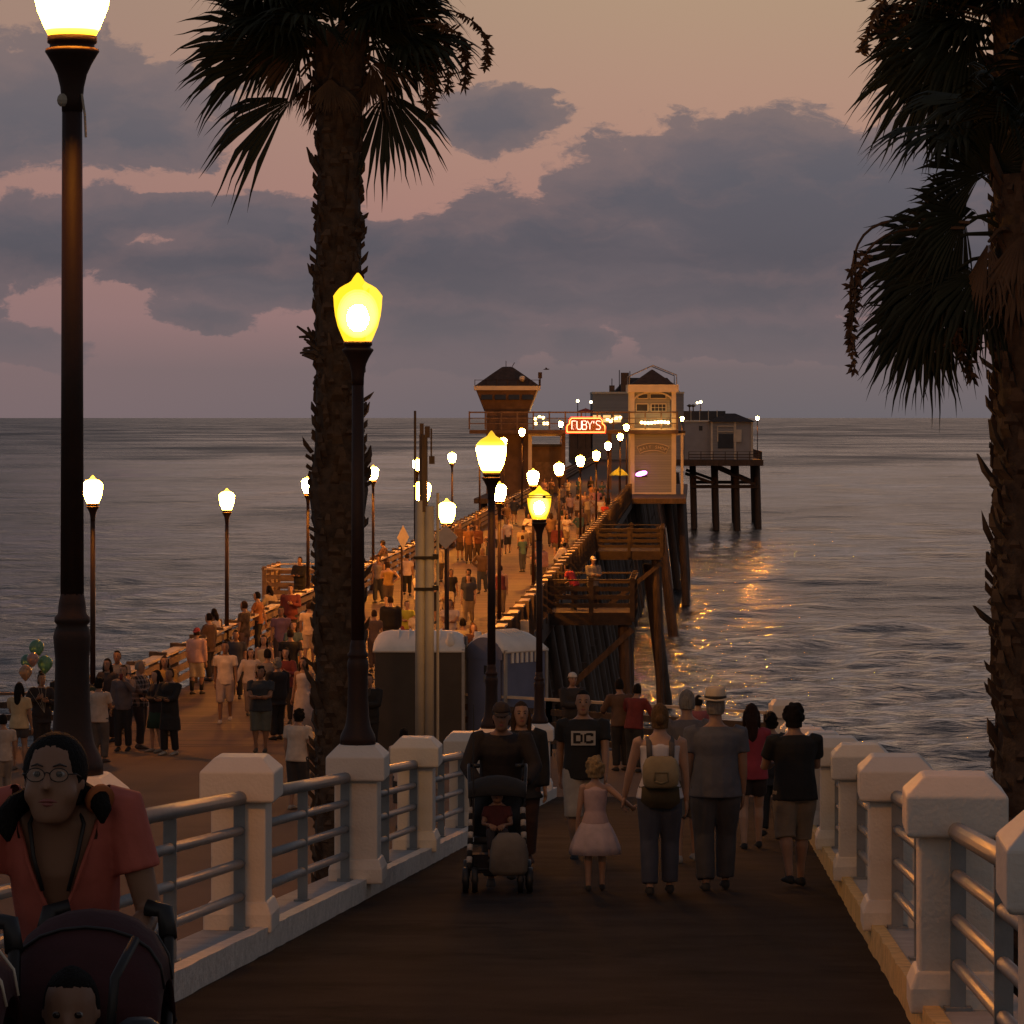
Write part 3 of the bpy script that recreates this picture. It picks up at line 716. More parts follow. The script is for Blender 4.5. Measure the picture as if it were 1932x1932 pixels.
# walkway bridge
zf = ZV(810, D0)
br = thing('walkway_bridge', (ux(1080), D0-.4, zf), 'timber walkway bridge with railing joining the two towers over the pier', 'bridge'); o = Vector(br.location)
MB(o).box(((ux(886)+ux(1278))/2, D0-.5, zf-.2), (ux(1278)-ux(886), 2.6, .3)).build('floor', M_brownwall, br)
for v, t in ((778, .12), (789, .07), (799, .07)):
    MB(o).beam((ux(886), D0-1.7, ZV(v, D0)), (ux(1276), D0-1.7, ZV(v, D0)), .08, t).build('rail', M_railwood, br)
    MB(o).beam((ux(886), D0-1.7, ZV(v, D0)), (ux(886), D0+6, ZV(v, D0)), .08, t).build('rail', M_railwood, br)
for i in range(14):
    u = 886+i*30; MB(o).box((ux(u), D0-1.7, (ZV(776, D0)+zf)/2), (.12, .12, ZV(776, D0)-zf)).build('post', M_railwood, br)
for u in (1000, 1063, 1150): MB(o).box((ux(u), D0-.5, (zf-.35+zb)/2), (.3, .3, zf-.35-zb)).build('column', M_trim if u == 1000 else M_brownwall, br)
MB(o).box((ux(1030), D0+.9, ZV(820, D0)), (2.6, .1, .25)).build('beam', M_trim, br)
# gate building under the bridge
gb = thing('workshop_hut', (ux(1030), D0+3, zb), 'brown hut with wide shutter under the walkway bridge', 'hut'); o = Vector(gb.location)
MB(o).box((ux(1032), D0+4.5, zb+1.9), (2.5, 4, 3.8)).build('wall', M_brownwall, gb); MB(o).box((ux(1032), D0+2.46, zb+1.3), (1.9, .08, 2.5)).build('shutter', M_railwood, gb); MB(o).box((ux(1032), D0+4.5, zb+3.9), (2.8, 4.4, .2)).build('roof', M_roof, gb)

# bait shop tower
bs = thing('bait_shop_tower', (ux(1229), D0+1.5, zb), 'narrow grey-sided bait tower with cream corner columns and arched sign', 'tower'); o = Vector(bs.location)
xa, xb, yf = ux(1192), ux(1270), D0-1.2
ZT = ZV(727, D0)
MB(o).box(((xa+xb)/2, yf+2.2, (zb+ZV(810, D0))/2), (xb-xa-.1, 4.2, ZV(810, D0)-zb)).build('wall', M_siding, bs)
MB(o).box(((xa+xb)/2, yf+2.4, (ZV(806, D0)+ZT)/2), (xb-xa-.5, 3.4, ZT-ZV(806, D0))).build('upper_room', M_siding, bs)
for x in (xa, xb):
    for y in (yf+.1, yf+4.3): MB(o).box((x, y, (zb+ZT)/2), (.36, .36, ZT-zb)).build('column', M_trim, bs)
MB(o).box(((xa+xb)/2, yf+.02, ZV(812, D0)), (xb-xa-.36, .3, .4)).build('band', M_trim, bs)
MB(o).box(((xa+xb)/2, yf+.02, zb+.08), (xb-xa-.36, .14, .14)).build('sill', M_trim, bs)
MB(o).box(((xa+xb)/2, yf+2.2, ZV(733, D0)), (xb-xa+.75, 5, .62)).build('fascia', M_trim, bs)
mb = MB(o); c = (xa+xb)/2; ym = yf+2.2
mb.ring_loft([[(c-1.72, ym-2.3, ZV(725, D0)), (c+1.72, ym-2.3, ZV(725, D0)), (c+1.72, ym+2.3, ZV(725, D0)), (c-1.72, ym+2.3, ZV(725, D0))], [(c-.05, ym-.4, ZV(697, D0)), (c+.05, ym-.4, ZV(697, D0)), (c+.05, ym+.4, ZV(697, D0)), (c-.05, ym+.4, ZV(697, D0))]])
mb.build('roof', M_roof, bs)
mb = MB(o)
for y in (ym-2.2, ym+2.2):
    mb.tube([(c-1.9, y, ZV(725, D0)), (c-1.9, y, ZV(710, D0)), (c, y, ZV(690, D0)), (c+1.9, y, ZV(708, D0)), (c+1.9, y, ZV(725, D0))], .05, 5)
mb.build('roof_frame', M_siding, bs)
mb = MB(o); pts = [(c+1.55*math.cos(t), yf+.05, ZV(757, D0)+.72*math.sin(t)) for t in [math.pi*i/12 for i in range(13)]]; mb.tube(pts, .07, 6); mb.build('arch', M_trim, bs)
for ua, ub, va, vb, gr in ((1200, 1222, 762, 776, 0), (1228, 1256, 762, 776, 1), (1203, 1222, 743, 752, 0), (1226, 1256, 743, 752, 0)):
    w = MB(o).box(((ux(ua)+ux(ub))/2, yf+.68, (ZV(va, D0)+ZV(vb, D0))/2), (ux(ub)-ux(ua), .06, ZV(va, D0)-ZV(vb, D0))).build('window', M_glassdark, bs)
    mb = MB(o); xs, xe, zs, ze = ux(ua), ux(ub), ZV(vb, D0), ZV(va, D0)
    for a, b in (((xs, zs), (xe, zs)), ((xe, zs), (xe, ze)), ((xe, ze), (xs, ze)), ((xs, ze), (xs, zs))): mb.beam((a[0], yf+.62, a[1]), (b[0], yf+.62, b[1]), .07, .07)
    if gr:
        for k in (1, 2, 3): mb.beam((xs+(xe-xs)*k/4, yf+.63, zs), (xs+(xe-xs)*k/4, yf+.63, ze), .03, .03)
        mb.beam((xs, yf+.63, (zs+ze)/2), (xe, yf+.63, (zs+ze)/2), .03, .03)
    f = mb.build('frame', M_trim, None); f.parent = w; 
# arched sign with letters
def text_mesh(ch, size, depth):
    cu = bpy.data.curves.new('letter', 'FONT'); cu.body = ch; cu.size = size; cu.extrude = depth; cu.align_x = 'CENTER'; cu.resolution_u = 3
    t = bpy.data.objects.new('letter', cu); col.objects.link(t)
    dg = bpy.context.evaluated_depsgraph_get(); me = bpy.data.meshes.new_from_object(t.evaluated_get(dg)); bpy.data.objects.remove(t); bpy.data.curves.remove(cu); return me
def letters(ch_list, size, depth, places, name, m, parent, origin):
    """places: (x, y, z, tilt) centre-bottom points of letters standing in the xz plane, facing -y; joined into one mesh"""
    mb = MB(origin)
    for ch, (x, y, z, t) in zip(ch_list, places):
        if ch == ' ': continue
        me = text_mesh(ch, size, depth)
        M_ = Matrix.Translation((x, y, z))@Matrix.Rotation(t, 4, 'Y')@Matrix.Rotation(R(90), 4, 'X')
        mb.add([M_@v.co for v in me.vertices], [tuple(p.vertices) for p in me.polygons]); bpy.data.meshes.remove(me)
    return mb.build(name, m, parent)
zc = ZV(843, D0); rad = 2.6
mb = MB(o); outer, inner = [], []
for i in range(15):
    t = -.46+.92*i/14; outer.append((c+(rad+.3)*math.sin(t), (rad+.3)*math.cos(t))); inner.append((c+(rad-.28)*math.sin(t), (rad-.28)*math.cos(t)))
poly = outer+inner[::-1]
mb2 = MB(o); n_ = len(poly)
mb2.add([(x, yf+.07, zc-rad+z) for x, z in poly]+[(x, yf-.02, zc-rad+z) for x, z in poly], [tuple(range(n_)), tuple(reversed(range(n_, 2*n_)))]+[(i, (i+1) % n_, n_+(i+1) % n_, n_+i) for i in range(n_)])
sg = mb2.build('sign_board', mat('bait_sign_green', (.16, .15, .14), .6), bs)
mb.tube([(x, yf-.04, zc-rad+z) for x, z in poly]+[(poly[0][0], yf-.04, zc-rad+poly[0][1])], .03, 5); f = mb.build('sign_border', M_trim, None); f.parent = sg
w = "BAIT SHOP"; pl_ = []
for i in range(9):
    t = (i-4)*.098; pl_.append((c+(rad-.13)*math.sin(t), yf-.045, zc-rad+(rad-.13)*math.cos(t), t))
f = letters(w, .36, .015, pl_, 'lettering', M_trim, None, o); f.parent = sg
# side shelter
MB(o).box((ux(1283), yf+2, ZV(815, D0)), (.8, 3.4, .18)).build('side_roof', M_roof, bs)
MB(o).box((ux(1283), yf+2, ZV(819, D0)), (.72, 3.2, .16)).build('side_fascia', M_trim, bs)
MB(o).box((ux(1286), yf+.5, (zb+ZV(821, D0))/2), (.22, .22, ZV(821, D0)-zb)).build('side_column', M_trim, bs)
# bulbs
def bulbs(name, pts, label):
    r = thing(name, pts[0], label, 'string lights', 'strings of bulbs at the bridge')
    o = Vector(pts[0])
    MB(o).tube([Vector(p)+Vector((0, 0, .16)) for p in pts], .015, 5).build('cable', M_black, r)
    for p in pts: MB(o).ball(p, .13, 8, 6).build('bulb', M_bulb, r, True)
yb = D0-1.95
bulbs('string_lights', [(ux(1209+6.2*i), yb, ZV(797+1.0*math.sin(i*.8), D0)) for i in range(9)], 'row of bright bulbs across the bait tower above the sign')
bulbs('string_lights', [(ux(u), yb+3, ZV(v, D0)) for u, v in ((1010, 790), (1018, 787), (1025, 788))], 'three bulbs hanging high under the bridge right of the observation tower')
bulbs('string_lights', [(ux(u), yb+3, ZV(v, D0)) for u, v in ((1011, 799), (1027, 799), (1033, 799))], 'three lower bulbs under the bridge right of the observation tower')
bulbs('string_lights', [(ux(u), yb+3, ZV(v, D0)) for u, v in ((1147, 791), (1153, 795), (1158, 790), (1164, 789), (1171, 788))], 'cluster of bulbs between the red neon sign and bait tower')

# RUBY'S neon sign
yn = D0-2.1; zs0, zs1 = ZV(815, D0), ZV(789, D0); xs0, xs1 = ux(1069), ux(1140)
ns = thing('neon_sign', ((xs0+xs1)/2, yn, zs0), 'red and orange neon sign reading RUBY\'S hung on the walkway bridge', 'neon sign'); o = Vector(ns.location)
W_ = xs1-xs0; H_ = zs1-zs0
outl = [(0, 0), (1, 0), (1, .4), (.975, .52), (.93, .6), (.925, .85), (.88, 1.0), (.12, 1.0), (.075, .85), (.07, .6), (.025, .52), (0, .4)]
pp = [(xs0+a*W_, zs0+b*H_) for a, b in outl]; n_ = len(pp)
MB(o).add([(x, yn+.12, z) for x, z in pp]+[(x, yn, z) for x, z in pp], [tuple(range(n_)), tuple(reversed(range(n_, 2*n_)))]+[(i, (i+1) % n_, n_+(i+1) % n_, n_+i) for i in range(n_)]).build('sign_board', mat('neon_red_board', (.25, .02, .015), .4), ns)
MB(o).tube([(x, yn-.06, z) for x, z in pp+pp[:1]], .035, 6).build('border_tube', emis('neon_orange', (1, .30, .06), 5), ns)
ex = [(xs0+W_/2+(x-xs0-W_/2)*1.05, zs0+H_/2+(z-zs0-H_/2)*1.16) for x, z in pp]
MB(o).tube([(x, yn+.05, z) for x, z in ex+ex[:1]], .03, 6).build('outer_tube', emis('neon_red', (1, .03, .01), 2.2), ns)
def strokes(lst, x0, w, z0, h): return [[(x0+a*w, yn-.06, z0+b*h) for a, b in s] for s in lst]
LET = {'R': [[(0, 0), (0, 1)], [(0, 1), (.9, 1)], [(.35, .0), (.42, .05)]], 'r': [[(.9, 1), (1, .75), (.85, .52), (.2, .5)], [(.45, .5), (1, 0)]],
       'U': [[(0, 1), (0, .2), (.2, 0), (.8, 0), (1, .2), (1, 1)]], 'B': [[(0, 0), (0, 1), (.75, 1), (1, .85), (.8, .55), (0, .55)], [(.8, .55), (1, .3), (.85, 0), (0, 0)]],
       'Y': [[(0, 1), (.5, .5), (1, 1)], [(.5, .5), (.5, 0)]], "'": [[(.4, 1), (.3, .72)]], 'S': [[(1, .9), (.75, 1), (.2, 1), (0, .8), (.25, .55), (.8, .45), (1, .2), (.8, 0), (0, .02)]]}
mn = emis('neon_white_pink', (1, .55, .4), 3.2); md = emis('neon_dim', (1, .12, .06), .55)
xq = .13
for ch, wd in (('R', .115), ('U', .12), ('B', .12), ('Y', .13), ("'", .06), ('S', .12)):
    mb = MB(o)
    for s_ in strokes(LET[ch], xs0+xq*W_, wd*W_, zs0+.2*H_, .6*H_): mb.tube(s_, .03, 6)
    L_ = mb.build('letter_tube', mn, ns)
    if ch == 'R':
        mb = MB(o)
        for s_ in strokes(LET['r'], xs0+xq*W_, wd*W_, zs0+.2*H_, .6*H_): mb.tube(s_, .028, 6)
        q = mb.build('unlit_tube', md, None); q.parent = L_  # dead strokes of the letter, given a faint glow so they show
    xq += wd+.018
# pink neon
pn = thing('neon_sign', (ux(1209), yf-.25, ZV(893, D0)), 'small tilted pink neon oval low on the bait tower', 'neon sign')
mb = MB(); mb.tube([(.42*math.cos(t), 0, .14*math.sin(t)+.09*math.cos(t)) for t in [2*math.pi*i/16 for i in range(17)]], .06, 6); mb.build('neon_tube', emis('neon_pink', (1, .25, .9), 6), pn)
mb = MB(); mb.tube([(-.25, 0, -.03), (.25, 0, .06)], .06, 6); mb.build('neon_bar', emis('neon_violet', (.6, .3, 1), 6), pn)
MB().box((0, .1, 0), (.9, .05, .5)).build('back_plate', M_black, pn)
# lime parasol on deck
def parasol(loc, h, r_, m, label):
    t = thing('parasol', loc, label, 'parasol')
    MB().tube([(0, 0, 0), (0, 0, h)], .03, 6).build('pole', M_pole, t)
    MB().lathe([(r_, h-.55), (r_*.6, h-.25), (.04, h+.02), (.02, h+.08)], 8).build('canopy', m, t)
parasol((X(1168, 280), 280, zdeck(280)), 2.45, .75, mat('lime_fabric', (.35, .42, .05), .7), 'lime green parasol near the foot of the bait tower')
parasol((X(1105, 482), 482, -4), 5.2, 1.4, mat('red_fabric', (.35, .05, .03), .7), 'red parasol on the restaurant terrace')

# restaurant at the end
De = 484.0; ue = lambda u: X(u, De); ze = lambda v: ZV(v, De); z0 = zdeck(480)
rs = thing('restaurant', (ue(1205), De+6, z0), 'large two-storey grey restaurant building behind the bait tower', 'building'); o = Vector(rs.location)
MB(o).box((ue(1204), De+7, (z0+ze(742))/2), (ue(1290)-ue(1118), 14, ze(742)-z0)).build('wall', M_siding, rs)
MB(o).box((ue(1204), De+7, ze(741)), (ue(1291)-ue(1117), 14.4, .25)).build('parapet', M_trim, rs)
MB(o).ring_loft([[(ue(1160), De+2, ze(740)), (ue(1285), De+2, ze(740)), (ue(1285), De+12, ze(740)), (ue(1160), De+12, ze(740))], [(ue(1185), De+5, ze(712)), (ue(1262), De+5, ze(712)), (ue(1262), De+9, ze(712)), (ue(1185), De+9, ze(712))]]).build('roof', M_roof, rs)
for ua, ub, v in ((1150, 1160, 727), (1172, 1187, 703)): MB(o).box(((ue(ua)+ue(ub))/2, De+1.2, (ze(742)+ze(v))/2), (ue(ub)-ue(ua), 1, ze(v)-ze(742))).build('vent_stack', M_brownwall, rs)
mb = MB(o)
for u, v in ((1169, 698), (1189, 700), (1155, 714)): mb.tube([(ue(u), De+1, ze(742)), (ue(u), De+1, ze(v))], .06, 5)
mb.build('vent_pipe', M_pole, rs)
for ua in (1126, 1145, 1164): MB(o).box((ue(ua), De-.03, ze(790)), (1.0, .1, .9)).build('window', emis('lit_window', (1, .55, .18), 1.2), rs)
MB(o).box((ue(1095), De+4, ze(806)), (3.4, 10, .5)).build('terrace', M_brownwall, rs)
MB(o).box((ue(1095), De+4, (z0+ze(809))/2), (2.8, 8, ze(809)-z0)).build('terrace_base', M_brownwall, rs)
lb = thing('low_building', (ue(1318), De+4, z0), 'low pale flat-roofed building with glass screens on its roof', 'building'); o = Vector(lb.location)
MB(o).box(((ue(1291)+ue(1352))/2, De+6, (z0+ze(796))/2), (ue(1352)-ue(1291), 12, ze(796)-z0)).build('wall', M_whitewall, lb)
MB(o).box(((ue(1291)+ue(1352))/2, De+6, ze(795)), (ue(1353)-ue(1290), 12.3, .2)).build('roof_edge', M_trim, lb)
for i in range(5):
    x = ue(1296+i*16.5); MB(o).box((x, De+1, (ze(795)+ze(776))/2+.1), (1.05, .06, ze(776)-ze(795)-.1)).build('glass_screen', M_glassdark, lb); MB(o).box((x-.57, De+1, (ze(795)+ze(775))/2+.1), (.08, .1, ze(775)-ze(795))).build('screen_post', M_trim, lb)
MB(o).box((ue(1322), De-.02, ze(808)), (.45, .1, .6)).build('window', M_glassdark, lb)
pv = thing('end_pavilion', (ue(1380), De+1, z0), 'small cream-trimmed kiosk with dark hipped roof at the pier end', 'kiosk'); o = Vector(pv.location)
pa, pb = ue(1342), ue(1418)
MB(o).box(((pa+pb)/2, De+1.5, (z0+ze(796))/2), (pb-pa, 5, ze(796)-z0)).build('wall', M_whitewall, pv)
MB(o).box((ue(1363), De-1.1, (z0+ze(797))/2), (ue(1384)-pa, .1, ze(797)-z0-.1)).build('front_wall', M_siding, pv)
MB(o).box((ue(1368), De-1.18, (z0+ze(806))/2+.3), (2.0, .1, 1.9)).build('hatch', M_glassdark, pv)
mb = MB(o)
for a, b in (((1353, 833), (1353, 804)), ((1353, 804), (1384, 804)), ((1384, 804), (1384, 833)), ((1353, 814), (1384, 814))): mb.beam((ue(a[0]), De-1.25, ze(a[1])), (ue(b[0]), De-1.25, ze(b[1])), .12, .12)
mb.build('hatch_frame', M_trim, pv)
for u in (1342, 1386, 1418): MB(o).box((ue(u), De-1.15, (z0+ze(796))/2), (.25, .25, ze(796)-z0)).build('corner_trim', M_trim, pv)
MB(o).box((ue(1393), De-1.1, ze(822)), (.7, .4, 1.6)).build('locker', M_trim, pv)
MB(o).ring_loft([[(pa-.5, De-1.6, ze(796)), (pb+.5, De-1.6, ze(796)), (pb+.5, De+4.6, ze(796)), (pa-.5, De+4.6, ze(796))], [(ue(1368), De+1, ze(780)), (ue(1388), De+1, ze(780)), (ue(1388), De+2, ze(780)), (ue(1368), De+2, ze(780))]]).build('roof', M_roof, pv)
rail_run('end_railing', [(22.8, 478.5, z0), (32.2, 478.5, z0), (33.7, 522, z0)], 'thin dark railing round the pier end platform', 'railing', z0, M_timber, M_timber, (.35, .7), 1.1, .12, 1.6, .1)
mb = MB()
for u, v in ((1303, 764), (1310, 764)):
    pm = thing('rooftop_vent', (ue(u), De+3, ze(796)), 'slim mushroom vent on the low roof, %s of a pair' % ('left' if u < 1306 else 'right'), 'vent', 'vents on the low roof')
    MB().lathe([(.08, 0), (.08, ze(v)-ze(796)-.3), (.4, ze(v)-ze(796)-.1), (.1, ze(v)-ze(796)+.1)], 8).build('vent_body', M_roof, pm)

# ================================================================== TOILETS, POLES, SIGNS
M_tblue = mat('toilet_blue_plastic', (.12, .14, .23), .5, .15, 2, .1, 20)
M_tdark = mat('toilet_dark_plastic', (.05, .037, .028), .55, .2, 2, .1, 20)
M_troof = mat('toilet_white_roof', (.76, .72, .66), .5, .1, 3, .15, 12)
def toilet(corner_uv, d, wf, wd, rz, label, wm, door):
    u = corner_uv
    r = thing('portable_toilet', (X(u, d), d, ZP), label, 'portable toilet', 'portable toilets on the plaza', rz)
    # local: front on y=0 facing -y, x from 0..wf ; depth +y
    h = 2.02
    MB().box((wf/2, wd/2, h/2), (wf, wd, h)).build('wall', wm, r, bevel=.02)
    n = 14
    def arch(y, k=1.0, ins=0.0): return [(ins+(wf-2*ins)*(i/n), y, h-.02+(.36*k)*math.sin(math.pi*i/n)**.75+ins*0) for i in range(n+1)]
    mb = MB(); rings = []
    for y, k in ((-.04, .45), (.03, .78), (.12, .93), (.28, 1.02), (wd-.28, 1.02), (wd-.12, .93), (wd-.03, .78), (wd+.04, .45)):
        a = arch(y, k, -.03); rings.append(a+[(p[0], p[1], h-.06) for p in a[::-1]])
    mb.ring_loft(rings); ro = mb.build('roof', M_troof, r, True)
    mb = MB()
    k = 6
    for i in range(1, k):
        y = .25+(wd-.5)*i/k; mb.tube([(p[0], p[1], p[2]+.012) for p in arch(y, 1.03, .03)], .018, 6)
    q = mb.build('roof_rib', M_troof, None, True); q.parent = ro
    # front gable panel
    a = arch(-.045, .8, .05); mb = MB(); mb.ring_loft([[(p[0], y, p[2]-.03) for p in a]+[(wf-.05, y, h-.2), (.05, y, h-.2)] for y in (-.055, -.02)]); mb.build('front_gable', wm, r)
    for x, y in ((0.0, -.01), (wf, -.01), (wf, wd)): MB().box((x, y, h/2), (.05, .06, h)).build('corner_post', mat('toilet_edge_strip', (.3, .29, .27), .5), r)
    if door:
        dr = MB().box((wf/2, -.025, .98), (wf-.22, .04, 1.86)).build('door', wm, r, bevel=.01)
        q = MB().box((wf*.62, -.055, 1.62), (.22, .02, .17)).build('notice', M_black, None); q.parent = dr
        q = MB().box((wf*.62, -.055, 1.44), (.26, .015, .12)).build('label_strip', mat('toilet_label', (.16, .16, .17), .6), None); q.parent = dr
        mb = MB(); mb.lathe([(.05, 0), (.05, .14), (.07, .14), (.07, .17)], 10, (wf*.62, 0, 0)); 
    vent = MB().lathe([(.10, 0), (.10, .16), (.07, .2), (.07, .3)], 10, (.12, .25, h+.02)).build('vent_pipe', M_troof, r, True)
    # vents under the roof on the side
    mb = MB()
    for i in range(7): mb.box((wf+.012, .18+i*(wd-.36)/6, h-.16), (.03, .06, .2))
    mb.build('side_vent', M_troof, r)
toilet(877, 73.75, 1.1, 1.2, R(-42), 'blue portable toilet with white ribbed arched roof and dark notice on door', M_tblue, True)
toilet(873, 73.3, 1.25, 1.74, R(88), 'wide dark brown portable toilet with long white arched roof', M_tdark, False)

ut = thing('utility_pole', (X(801, 66), 66, ZP), 'pale double-tube utility pole rising in front of the dark toilet', 'utility pole'); o = Vector(ut.location)
zt = ZV(955, 66)
for dx_ in (-.080, .082): MB(o).tube([o+Vector((dx_, 0, 0)), Vector((o.x+dx_, 66, zt+(.1 if dx_ < 0 else 0)))], .086, 16).build('tube', M_util, ut, True)
for v in (1052, 1111):
    z = ZV(v, 66); mb = MB(o); mb.box((o.x, 66, z), (.38, .2, .055)); mb.box((o.x+.2, 65.96, z+.02), (.1, .1, .09)); mb.build('clamp', M_blackmetal, ut)
MB(o).tube([(o.x-.02, 66.0, zt-.1), (o.x-.02, 66, ZV(820, 66))], .075, 10).build('upper_mast', M_timber, ut)
mb = MB(o); mb.box((o.x-.05, 66, ZV(812, 66)), (.07, .1, .25)); mb.box((o.x+.05, 66, ZV(815, 66)), (.09, .1, .2)); mb.box((o.x+.13, 66, ZV(868, 66)), (.1, .1, .14)); mb.box((o.x+.12, 66, ZV(835, 66)), (.03, .03, .5)); mb.build('junction_box', M_timber, ut)
MB(o).tube([(o.x-.17, 66.05, zt-.6), (o.x-.17, 66.05, ZV(775, 66))], .022, 8).build('antenna_rod', M_timber, ut)
MB(o).tube([(o.x+.235, 66, ZP), (o.x+.235, 66, ZV(930, 66))], .025, 8).build('conduit', M_util, ut)
def diamond(u, v, d, s, label, yaw=0):
    r = thing('diamond_sign', (X(u, d), d, zdeck(d)), label, 'road sign', 'diamond signs on the pier', yaw); z = ZV(v, d)-zdeck(d)
    MB().tube([(0, 0, 0), (0, 0, z+.3)], .03, 8).build('post', M_pole, r)
    mb = MB(); mb.box((0, -.045, z), (s, .012, s), M=Matrix.Rotation(R(45), 3, 'Y')); mb.build('sign_plate', mat('sign_back_aluminium', (.5, .45, .38), .5, .1), r, bevel=.03)
diamond(841, 1013, 85.5, .40, 'pale diamond road sign seen from behind below a lamp globe')
diamond(758, 1014, 112, .52, 'pale diamond sign turned nearly edge-on left of the utility pole', R(62))
wb = thing('white_board', (xp(PR+.36, 104), 104, ZP), 'upright pale board fixed outside the right pier railing', 'board')
MB().box((0, 0, .45), (.24, .06, .95)).build('board_panel', M_trim, wb, bevel=.01); MB().box((-.1, .06, .4), (.06, .06, 1.0)).build('bracket', M_timber, wb)

# ================================================================== PALMS
def trunk(mb, base, top, r0, r1, nb, rs, bulge=(), bow=0):
    base, top = Vector(base), Vector(top); n = 26; path = []; rad = []
    for i in range(n+1):
        t = i/n; p = base.lerp(top, t); p.x += bow*math.sin(t*math.pi)
        r = r0+(r1-r0)*t
        for bt, bw, ba in bulge: r += ba*math.exp(-((t-bt)/bw)**2)
        path.append(p); rad.append(r*(1+rs.uniform(-.03, .03)))
    mb.tube(path, rad, 14)
    mb.cm = 1
    for k in range(nb):
        t = (k+rs.random())/nb; a = k*2.399+rs.uniform(-.3, .3)
        i = min(n-1, int(t*n)); p = path[i].lerp(path[i+1], t*n-i); r = rad[i]
        c, s = math.cos(a), math.sin(a); out = Vector((c, s, 0)); tan = Vector((-s, c, 0))
        L = rs.uniform(.07, .25)*(1.6 if rs.random() < .07 else 1); lean = rs.uniform(.05, .6)*(1.5 if rs.random() < .1 else 1); w = rs.uniform(.025, .085); a += rs.uniform(-.5, .5)
        b0 = p+out*(r*.93); tip = b0+Vector((0, 0, L))*math.cos(lean)+out*(L*math.sin(lean))+tan*rs.uniform(-.03, .03); th = out*.022
        mid = b0.lerp(tip, .5)+out*.012
        mb.add([b0-tan*w, b0+tan*w, mid+tan*w*.8+th, mid-tan*w*.8+th, tip-tan*w*.35, tip+tan*w*.35, b0-th*2+Vector((0, 0, .02))],
               [(0, 1, 2, 3), (3, 2, 5, 4), (0, 3, 6), (1, 6, 2), (6, 3, 4), (6, 5, 2), (6, 4, 5)])
    mb.cm = 0
def fan(mb, hub, d, L, rs, droop=.35, spread=115, nseg=40, cup=.25, nrm=None):
    a = Vector(d).normalized(); up = Vector((0, 0, 1)) if nrm is None else Vector(nrm)
    n = up-a*up.dot(a)
    if n.length < .05: n = Vector((0, -1, 0))-a*a.dot(Vector((0, -1, 0)))
    n.normalize(); s = a.cross(n).normalized(); dth = R(2*spread)/nseg
    for i in range(nseg):
        th = -R(spread)+dth*(i+.5)+rs.uniform(-.2, .2)*dth
        e = a*math.cos(th)+s*math.sin(th)-n*cup*(abs(math.sin(th))**1.5)
        w0 = s*math.cos(th)-a*math.sin(th)
        l = L*(.72+.28*math.cos(th*.8))*rs.uniform(.86, 1.06); dr = droop*rs.uniform(.6, 1.5)
        split = rs.uniform(.58, .72)
        ts = [.05, .28, split, .8, .9, 1.0]; pl = []
        for t in ts:
            p = Vector(hub)+e*(l*t); p.z -= dr*l*max(0, t-.35)**2*1.9
            if t > .8: p += w0*rs.uniform(-.02, .02)
            wd = l*t*math.tan(dth/2)*1.04 if t <= split else l*split*math.tan(dth/2)*max(.03, (1-t)/(1-split))*.9
            pl.append((p-w0*wd, p+n*(wd*.55), p+w0*wd))
        vs = [q for tr in pl for q in tr]; fs = []
        for k in range(len(ts)-1):
            fs += [(3*k, 3*k+1, 3*k+4, 3*k+3), (3*k+1, 3*k+2, 3*k+5, 3*k+4)]
        mb.add(vs, fs)
def frond(parent, o, start, hub, L, rs, m, name='frond', d=None, **kw):
    mb = MB(o); start, hub = Vector(start), Vector(hub)
    mid = start.lerp(hub, .55)+Vector((0, 0, .12*(hub-start).length))
    mb.tube([start, mid, hub], [.022, .016, .011], 6)
    fan(mb, hub, d if d is not None else (hub-mid)+Vector((0, 0, -.15)), L, rs, **kw)
    return mb.build(name, m, parent)

# ---- palm in front of the left side of the pier
rs = random.Random(21); D1 = 41.0
pm = thing('palm_tree', (X(628, D1), D1, ZP), 'tall fan palm with shaggy trunk rising behind the yellow lit lamp', 'palm tree'); o = Vector(pm.location)
q = lambda u, v, dd=0: P(u, v, D1+dd)
mb = MB(o); trunk(mb, (X(646, D1), D1, ZP-.1), q(641, 60), .285, .235, 760, rs, bulge=((.535, .03, .07), (.02, .04, .06), (.98, .06, .05)), bow=-.03)
for k in range(16):   # ragged collar of old leaf bases
    a = q(600-rs.uniform(-6, 10), 640+rs.uniform(-18, 45), rs.uniform(-.2, .1)); b = a+Vector((rs.uniform(-.22, -.05), rs.uniform(-.1, .1), rs.uniform(-.04, .16))); mb.tube([a+Vector((.12, 0, -.08)), a, b], [.03, .03, .012], 5)
mb.build('trunk', [M_bark, M_boot], pm)
crown = q(641, 85)
explicit = [((600, 165), (552, 186), (-1, .1, -.48), 1.12, .5, M_leaf, 36), ((660, 165), (728, 176), (.30, -.1, -1), .92, .4, M_leaf, 62), ((610, 95), (515, 78), (-1, -.2, .30), 1.12, .35, M_leaf, 58), ((605, 110), (525, 108), (-1, -.3, .0), 1.1, .3, M_leaf, 34),
            ((600, 90), (530, 60), (-1, .3, .35), .95, .4, M_leaf, 90), ((615, 110), (565, 90), (-.8, -.5, .1), .7, .5, M_dead, 60), ((670, 110), (730, 92), (1, -.1, -.15), .75, .4, M_leaf, 90),
            ((670, 80), (745, 50), (1, .2, .3), .8, .4, M_leaf, 90), ((640, 120), (700, 120), (.6, -.6, -.35), .6, .5, M_dead, 60),
            ((630, 120), (585, 70), (-.7, -.6, .4), .9, .4, M_leaf, 100), ((650, 110), (690, 50), (.6, -.7, .45), .9, .4, M_leaf, 100), ((640, 110), (640, 40), (.1, -.5, 1), .9, .3, M_leaf, 100)]
